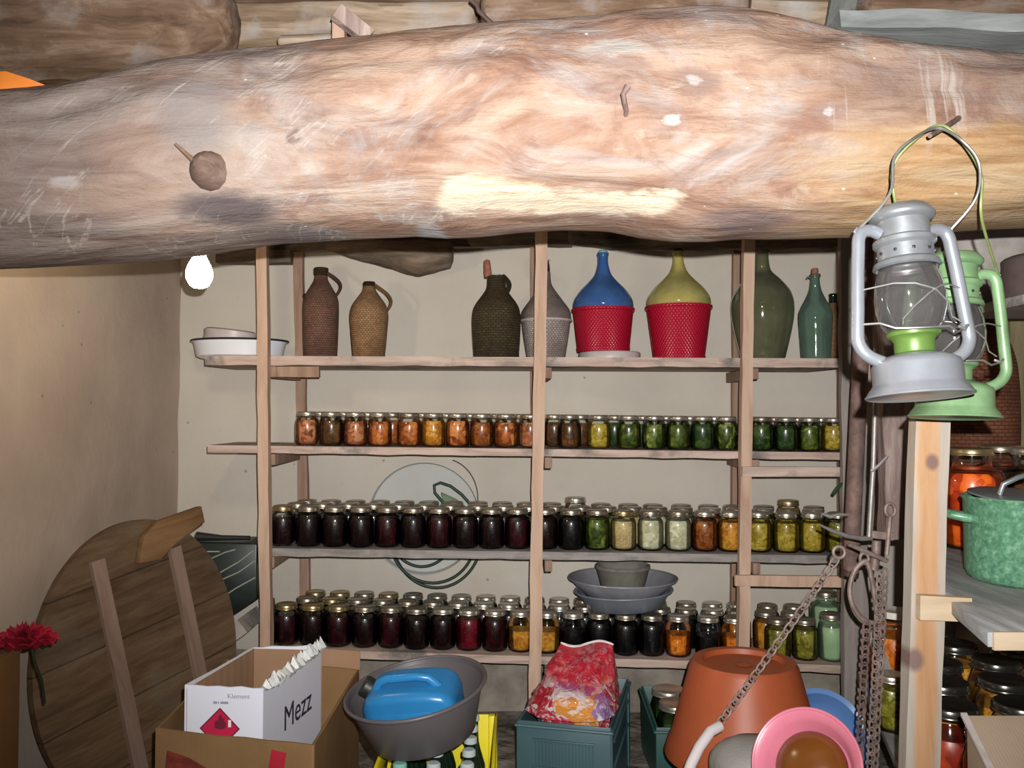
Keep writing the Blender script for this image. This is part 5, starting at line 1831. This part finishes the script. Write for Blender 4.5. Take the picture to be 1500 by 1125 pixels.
for i, (a_, c_, lab) in enumerate((((1270, 912, 2.0), (1255, 1180, 2.0), 'dark rusty chain hanging next to the whitewashed plank'), ((1290, 838, 1.98), (1272, 1190, 1.98), 'lighter rusty chain hanging from the cross bar of the plough beam'), ((1296, 835, 2.03), (1279, 1160, 2.03), 'third chain strand hanging closest to the new timber post'))):
    a_, c_ = P(*a_), P(*c_)
    c_.z = max(c_.z, .03)
    t = thing('iron_chain', lab, 'chain', a_, (0, 0, 0), 'chains hanging from the plough beam')
    mb = MB(); chain(mb, Vector((0, 0, 0)), c_ - a_, .0185, .0082, .0026)
    part('links', mb, M['chain'] if i else M['rust'], t)
mb = MB()
a_, c_ = P(1276, 925, 2.12), P(1308, 1010, 2.12)
mb.slab(Vector((0, 0, 0)), c_ - a_, .026, .012, (1, 0, 0), .001, 8, .002)
single('wooden_strip', mb, M['white_plank'], 'pale wooden slat slanting behind the hanging chains', 'slat', a_)
mb = MB()
a_ = P(1233, 708, 2.66)
mb.tube([Vector((0, 0, 0)), P(1226, 716, 2.64) - a_, P(1221, 723, 2.63) - a_], [.004, .007, .005], 8)
part('green_peg', mb, m_plastic('dark_green_plastic', (.03, .08, .05), .5), upk, 'small green peg', a_ - upk.location)

# ------------------------------------------------------------------ right rack of new timber
rk = thing('timber_rack', 'rack of fresh orange timber with grey boards beside the lanterns', 'rack', (.73, 1.5, 0))
O2 = rk.location.copy()
def rpart(name, mb, mat, label=None):
    for v in mb.bm.verts:
        v.co -= O2
    return part(name, mb, mat, rk, label, ang=35)
mb = MB()
pa_, pb_ = P(1361, 613, 1.485), P(1346, 1125, 1.485)
dirv = (pb_ - pa_) / (pb_.z - pa_.z)
pb_ = pa_ + dirv * (0 - pa_.z)
mb.slab(pa_, pb_, .058, .030, (1, 0, 0), .003, 24, .0022)
rpart('post', mb, M['new_timber'])
mb = MB()
zb = .742
mb.prism([(.690, 1.25, zb - .022), (1.52, 1.25, zb - .022), (1.52, 2.56, zb - .022), (1.19, 2.56, zb - .022), (.772, 1.545, zb - .022), (.772, 1.463, zb - .022), (.742, 1.455, zb - .022)], (0, 0, .022), .002)
rpart('shelf_board', mb, M['rack_board'])
mb = MB(); mb.slab((.688, 1.458, zb - .010), (.775, 1.458, zb - .014), .040, .016, (0, 0, 1), .002, 4, .001)
rpart('bracket', mb, M['pale_timber'])
mb = MB(); mb.slab((.66, 1.2485, zb - .012), (1.42, 1.2485, zb - .012), .026, .006, (0, 0, 1), .001)
for v in mb.bm.verts:
    v.co.x = max(v.co.x, .697)
rpart('edge_strip', mb, M['pale_timber'])
mb = MB()
mb.prism([(.775, 1.44, .286), (1.52, 1.44, .286), (1.52, 2.5, .286), (1.0, 2.5, .286), (.79, 1.72, .286), (.775, 1.6, .286)], (0, 0, .020), .002)
rpart('shelf_board', mb, M['rack_board'])
for (x_, y_) in ((1.545, 1.5), (1.545, 2.44), (1.225, 2.53)):
    mb = MB(); mb.slab((x_, y_, 0), (x_, y_, .719), .05, .05, (1, 0, 0), .002)
    rpart('post', mb, M['rear_wood'])

# jars on the upper rack board
GU = 'large jars on the upper rack board'
zz = zb + .0006
for (px, Y, fill, lid, lab) in ((1422, 2.02, 'tomato', 'lid_gold', 'large orange tomato jar with gold lid right behind the timber post'),
                                (1513, 2.04, 'brown', 'lid_pale', 'large brownish jar behind the green enamel pot'),
                                (1464, 2.188, 'tomato_dark', 'lid', 'dark red large jar in the second row behind the timber post'),
                                (1552, 2.20, 'brown', 'lid', 'brown large jar in the second row before the wicker basket')):
    x_ = PX(px, Y)
    jar('three', x_, Y, zz, fill, lid, lab, GU)
# jars below
GL = 'jars on the lower rack board'
zl = .3065
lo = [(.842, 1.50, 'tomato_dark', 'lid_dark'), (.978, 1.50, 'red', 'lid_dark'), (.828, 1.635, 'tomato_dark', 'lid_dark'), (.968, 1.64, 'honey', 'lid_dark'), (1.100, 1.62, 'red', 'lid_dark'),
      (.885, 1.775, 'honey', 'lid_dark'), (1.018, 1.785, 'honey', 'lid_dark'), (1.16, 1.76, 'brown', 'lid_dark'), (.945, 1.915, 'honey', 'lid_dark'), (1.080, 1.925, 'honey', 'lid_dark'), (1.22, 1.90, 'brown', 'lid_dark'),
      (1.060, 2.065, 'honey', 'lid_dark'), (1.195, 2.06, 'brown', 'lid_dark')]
drop = {(.978, 1.50), (1.100, 1.62), (1.16, 1.76), (1.22, 1.90)}
names = ['red tomato jar in front beside the timber post, lower rack board', 'red jar in front behind the pale cardboard box, lower rack board', 'second-row dark red jar hugging the timber post, lower rack board', 'second-row golden jar behind the front red jar, lower rack board', 'second-row red jar at the room-wall end, lower rack board',
         'third-row golden jar next to the timber post, lower rack board', 'third-row golden jar with shiny rim in mid board, lower rack board', 'third-row brown jar at the room-wall end, lower rack board', 'fourth-row golden jar behind the timber post, lower rack board', 'fourth-row golden jar in mid board, lower rack board', 'fourth-row brown jar at the room-wall end, lower rack board',
         'fifth-row golden jar behind the timber post, lower rack board', 'fifth-row brown jar at the room-wall end, lower rack board']
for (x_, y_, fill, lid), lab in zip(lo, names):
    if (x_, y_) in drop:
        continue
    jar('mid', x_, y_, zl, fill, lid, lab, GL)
jar('std', .908, 2.065, zl, 'olive', 'lid_pale', 'small olive green jar seen between the hanging chains and the timber post', GL)
jar('three', 1.012, 2.27, zl, 'carrot', 'lid_plastic', 'big orange jar with white plastic lid beside the hanging chains', GL)
t = thing('plastic_bowl', 'pale blue plastic bowl on edge between chains and timber post', 'bowl', (.800, 1.70, .075), (0, R(75), R(10)))
mb = MB(); mb.lathe([(0, -.03), (.045, -.03), (.068, .0), (.073, .002), (.073, -.002), (.049, -.035), (0, -.035)], 48)
part('bowl', mb, M['pale_blue'], t)

# green enamel pot
gp = thing('enamel_pot', 'speckled green enamel cooking pot on the grey rack board', 'pot', (.978, 1.625, zz))
mb = MB(); mb.lathe([(0, 0), (.094, 0), (.104, .006), (.109, .02), (.110, .150), (.114, .156), (.112, .160), (.106, .155), (.104, .02), (.09, .006), (0, .005)], 72)
part('body', mb, M['enamel_green'], gp)
mb = MB()
mb.tube([(-.106, -.030, .118), (-.128, -.030, .122), (-.142, -.022, .125), (-.146, 0, .126), (-.142, .022, .125), (-.128, .030, .122), (-.106, .030, .118)], .0085, 12)
o_ = part('handle', mb, M['enamel_green'], gp)
o_.rotation_euler = (0, 0, R(-6))
mb = MB(); mb.lathe([(0, .008), (.03, .008), (.09, .004), (.102, .0), (.102, -.003), (.09, .001), (0, .005)], 56)
part('lid', mb, M['silver_dull'], gp, 'grey metal lid', (0, 0, .158), (R(5), R(4), 0))
mb = MB(); mb.tube([(-.07, -.03, .166), (-.066, -.035, .185), (-.04, -.038, .198), (-.01, -.036, .206), (.03, -.02, .21)], .005, 10)
part('bail', mb, M['silver_dull'], gp)
mb = MB(); mb.lathe([(0, 0), (.018, 0), (.019, .028), (.015, .034), (0, .035)], 24)
single('blue_cap', mb, M['blue_can'], 'bright blue plastic cap lying on the lid of the green pot', 'cap', (.968, 1.575, zz + .173), (R(20), 0, 0))

# cardboard box at the lower corner
t = thing('cardboard_box', 'pale brown cardboard box in front of the lower rack jars', 'box', (.89, 1.27, 0))
mb = MB()
mb.prism([(-.175, .09, 0), (-.175, .09, .585), (-.178, .01, .530), (-.178, -.09, .50), (-.178, -.09, 0)], (.36, 0, 0), .002)
part('carton', mb, M['card_pale'], t)
mb = MB(); mb.prism([(-.183, .092, .588), (-.186, .01, .533), (-.186, -.092, .503), (-.186, -.092, .499), (-.186, .01, .528), (-.183, .092, .583)], (.010, 0, 0))
part('flap_edge', mb, M['card_edge'], t, 'greyish cut edge')

# wicker carboy, post, leather thing, stone behind the lanterns
t = thing('wicker_basket', 'tall rust-brown wicker basket behind the jars on the upper rack board', 'basket', (1.325, 2.44, zz))
mb = MB(); mb.lathe(smooth_prof([(0, 0), (.085, 0), (.092, .02), (.105, .15), (.112, .30), (.106, .45), (.080, .54), (.050, .60), (.040, .62)]) + [(.034, .62), (.03, .60)], 56)
part('weave', mb, M['wicker_basket'], t)
mb = MB(); mb.slab((0, 0, 0), (0, 0, 1.78), .06, .05, (1, 0, 0), .003, 30, .003)
single('corner_post', mb, m_wood('olive_post_wood', (.12, .10, .05), (.20, .165, .09), (.28, .24, .14), (8, 8, 1), 3.0), 'olive brown wooden post behind the wicker basket', 'post', (1.548, 2.62, 0))
mb = MB(); mb.slab((PX(1440, 2.1), 2.08, 1.318), (1.60, 2.08, 1.318), .022, .30, (0, 0, 1), .002, 10, .001)
brd = single('bracket_shelf', mb, M['grey_shelf'], 'narrow grey board on the side wall behind the green lantern', 'shelf', (0, 0, 0))
mb = MB(); lumpy(mb, 0, 0, 0, .125, .19, .10, 1.0, .8, slope=.1)
single('leather_bag', mb, M['leather'], 'dark brown leather bag lying on the bracket board behind the lanterns', 'bag', (1.39, 2.06, 1.331), ang=60)
mb = MB(); lumpy(mb, 0, 0, 0, .30, .23, .07, 8.0, .8)
single('field_stone', mb, M['stone'], 'pale pinkish grey stone above the leather bag under the beam end', 'stone', (1.37, 2.235, 1.331), ang=60)

# ------------------------------------------------------------------ lanterns
def lantern(label, s, loc, rot, body, tube_m, glass, collar, wire, hang_from, bail_mid, front=True):
    t = thing('kerosene_lantern', label, 'lantern', loc, rot, 'kerosene lanterns on the beam nail')
    S_ = s
    def q(x_, y_, z_):
        return Vector((x_, y_, z_)) * S_
    def lp(prof):
        return [(r_ * S_, z_ * S_) for r_, z_ in prof]
    mb = MB(); mb.lathe(lp([(0, .006), (.060, .002), (.066, .0), (.068, .002), (.064, .009), (.060, .014), (.0575, .018), (.0575, .042), (.055, .048), (.045, .054), (.030, .058), (.022, .060)]), 56)
    part('fuel_tank', mb, body, t)
    mb = MB(); mb.tube([q(.067 * math.cos(a * PI / 32), .067 * math.sin(a * PI / 32), .0015) for a in range(64)], .002 * S_, 8, True)
    part('base_rim', mb, body, t)
    mb = MB(); mb.lathe(lp([(.022, .058), (.026, .060), (.026, .076), (.029, .080), (.034, .083), (.035, .087), (.033, .090), (.0, .090)]), 40)
    part('burner_collar', mb, collar, t, 'green burner collar' if front else None)
    # chimney
    mb = MB(); mb.lathe(lp([(.033, .090), (.040, .100), (.0455, .120), (.046, .138), (.043, .158), (.038, .174), (.035, .182)]), 48)
    part('globe', mb, glass, t, 'clear glass globe')
    mb = MB(); mb.lathe(lp([(.040, .178), (.044, .180), (.0425, .186), (.0365, .190), (.0365, .208), (.041, .212), (.041, .218), (.034, .222), (.0345, .244), (.040, .246), (.043, .250), (.043, .254), (.035, .264), (.018, .268), (0, .269)]), 48)
    part('chimney', mb, M['silver_dull'] if front else body, t)
    mb = MB()
    for k in range(10):
        a = k * PI / 5 + .1
        mb.box(q(.0366 * math.cos(a), .0366 * math.sin(a), .199), (.004 * S_, .004 * S_, .004 * S_), (0, 0, a), .0008)
    part('vent_hole', mb, M['black_rim'], t)
    # side tubes
    for sd in (-1, 1):
        mb = MB()
        pts = [q(sd * .034, 0, .228), q(sd * .046, 0, .233), q(sd * .058, 0, .231), q(sd * .0645, 0, .222), q(sd * .067, 0, .205), q(sd * .071, 0, .17), q(sd * .0755, 0, .12), q(sd * .0785, 0, .09), q(sd * .0785, 0, .076), q(sd * .073, 0, .064), q(sd * .063, 0, .055), q(sd * .045, 0, .047)]
        # Catmull-Rom
        sp = []
        qq = [pts[0]] + pts + [pts[-1]]
        for i in range(1, len(qq) - 2):
            for k in range(4):
                tt = k / 4
                p0, p1, p2, p3 = qq[i - 1], qq[i], qq[i + 1], qq[i + 2]
                sp.append(.5 * ((2 * p1) + (p2 - p0) * tt + (2 * p0 - 5 * p1 + 4 * p2 - p3) * tt * tt + (3 * p1 - p0 - 3 * p2 + p3) * tt ** 3))
        sp.append(pts[-1])
        mb.tube(sp, .0088 * S_, 14)
        part('side_tube', mb, tube_m, t)
        mb = MB()
        mb.tube([q(sd * .058, 0, .232), q(sd * .066, 0, .238), q(sd * .070, 0, .232), q(sd * .066, 0, .225)], .0022 * S_, 8, True)
        part('bail_ear', mb, tube_m, t)
    # globe guard wires
    mb = MB()
    def gw(deg, z_, r_=.049):
        a = R(deg)
        return q(r_ * math.cos(a), r_ * math.sin(a), z_)
    mb.tube([q(-.068, -.004, .148), gw(220, .150), gw(250, .146), gw(280, .138), gw(310, .122), gw(330, .105), q(.052, -.030, .096)], .0012 * S_, 6)
    mb.tube([q(.072, -.004, .148), gw(320, .148), gw(290, .142), gw(270, .132), gw(245, .115), gw(228, .100), q(-.030, -.030, .094)], .0012 * S_, 6)
    mb.tube([q(-.074, -.004, .100), q(-.056, -.020, .098), q(-.042, -.034, .088), q(-.01, -.047, .086), q(.025, -.044, .088), q(.042, -.034, .082), q(.066, -.012, .090)], .0016 * S_, 6)
    part('globe_guard', mb, M['wire'], t)
    mb = MB(); mb.tube([q(.052, -.02, .092), q(.062, -.022, .088), q(.066, -.02, .094)], .0022 * S_, 6)
    part('lift_lever', mb, M['wire'], t)
    # bail up to the nail
    Mi = (Matrix.Translation(loc) @ Euler(rot).to_matrix().to_4x4()).inverted()
    hf = Mi @ Vector(hang_from)
    l, r_ = q(-.068, 0, .232), q(.068, 0, .232)
    pl_ = [Mi @ Vector(w) for w in bail_mid]
    pts = [l] + pl_[:len(pl_) // 2] + [hf] + pl_[len(pl_) // 2:] + [r_]
    sp = []
    qq = [pts[0]] + pts + [pts[-1]]
    for i in range(1, len(qq) - 2):
        for k in range(6):
            tt = k / 6
            p0, p1, p2, p3 = qq[i - 1], qq[i], qq[i + 1], qq[i + 2]
            sp.append(.5 * ((2 * p1) + (p2 - p0) * tt + (2 * p0 - 5 * p1 + 4 * p2 - p3) * tt * tt + (3 * p1 - p0 - 3 * p2 + p3) * tt ** 3))
    sp.append(pts[-1])
    mb = MB(); mb.tube(sp, .0021, 8)
    part('bail', mb, wire, t)
    return t
YL1 = 1.165
lb = P(1347, 581, YL1 - .01)
hk = NAIL_TIP.lerp(P(1385, 186, f2.y - .05), .45) + Vector((0, 0, .0055))
lantern('silver kerosene lantern hanging from the beam nail, in front of the green one', 1.0, lb, (R(-6), R(-1.5), R(4)), M['silver'], M['silver'], M['lamp_glass'], M['green_collar'], M['wire'],
        hk, [P(1303, 285, 1.165), P(1310, 232, 1.165), P(1335, 205, 1.165), P(1408, 205, 1.165), P(1434, 240, 1.165), P(1430, 290, 1.165)])
lb2 = P(1398, 612, 1.30)
hk2 = hk + Vector((.0, -.006, .0045))
hk2 = NAIL_TIP.lerp(P(1385, 186, f2.y - .05), .75) + Vector((0, 0, .0058))
lantern('pale green kerosene lantern hanging behind the silver one', .955, lb2, (R(-3), R(2), R(-6)), M['green_lantern'], M['green_lantern'], M['lamp_glass'], M['green_lantern'], M['wire_green'],
        hk2, [P(1312, 300, 1.215), P(1308, 245, 1.205), P(1340, 205, 1.195), P(1415, 215, 1.195), P(1438, 260, 1.205), P(1438, 320, 1.215)], False)

# ------------------------------------------------------------------ light bulb
BL = P(292, 404, 1.97)
t = thing('light_bulb', 'lit bare light bulb hanging from the ceiling in the corner behind the beam', 'light bulb', BL)
mb = MB(); mb.lathe(smooth_prof([(0, -.030), (.018, -.025), (.028, -.008), (.030, .005), (.026, .022), (.017, .040), (.013, .050)]), 32)
nb = NT('glowing_bulb')
em = nb.n('Emission', ins={'Color': (1.0, .80, .52, 1), 'Strength': 60.0})
nb.t.links.new(em.outputs[0], nb.out.inputs[0])
part('glass', mb, nb.m, t)
mb = MB(); mb.lathe([(0, .048), (.015, .048), (.017, .052), (.017, .085), (.010, .095), (0, .095)], 24)
part('socket', mb, M['socket'], t)
mb = MB(); mb.tube([(0, 0, .09), (.004, 0, .18), (0, 0, ZC - BL.z - .005)], .003, 8)
part('cord', mb, M['cord'], t)

# ------------------------------------------------------------------ lights
def lamp(name, typ, loc, energy, color, size, rot=None, **kw):
    d = bpy.data.lights.new(name, typ)
    d.energy = energy
    d.color = color
    if typ in ('POINT', 'SPOT'):
        d.shadow_soft_size = size
    for k, v in kw.items():
        setattr(d, k, v)
    o = bpy.data.objects.new(name, d)
    COL.objects.link(o)
    o.location = loc
    if rot:
        o.rotation_euler = rot
    return o
# the flash of the camera, above and beside the lens
lamp('camera_flash', 'SPOT', (.034, -.005, CZ + .050), 122, (1.0, .975, .94), .006, (PI / 2 + PITCH + R(5), 0, R(-4)), spot_size=R(104), spot_blend=1.0)

w = bpy.data.worlds.new('world')
scene.world = w
w.use_nodes = True
w.node_tree.nodes['Background'].inputs[0].default_value = (.75, .78, .85, 1)
w.node_tree.nodes['Background'].inputs[1].default_value = .05

scene.view_settings.view_transform = 'Standard'
scene.view_settings.look = 'None'
scene.view_settings.exposure = 1.15
scene.view_settings.gamma = 1.0
scene.view_settings.use_curve_mapping = False
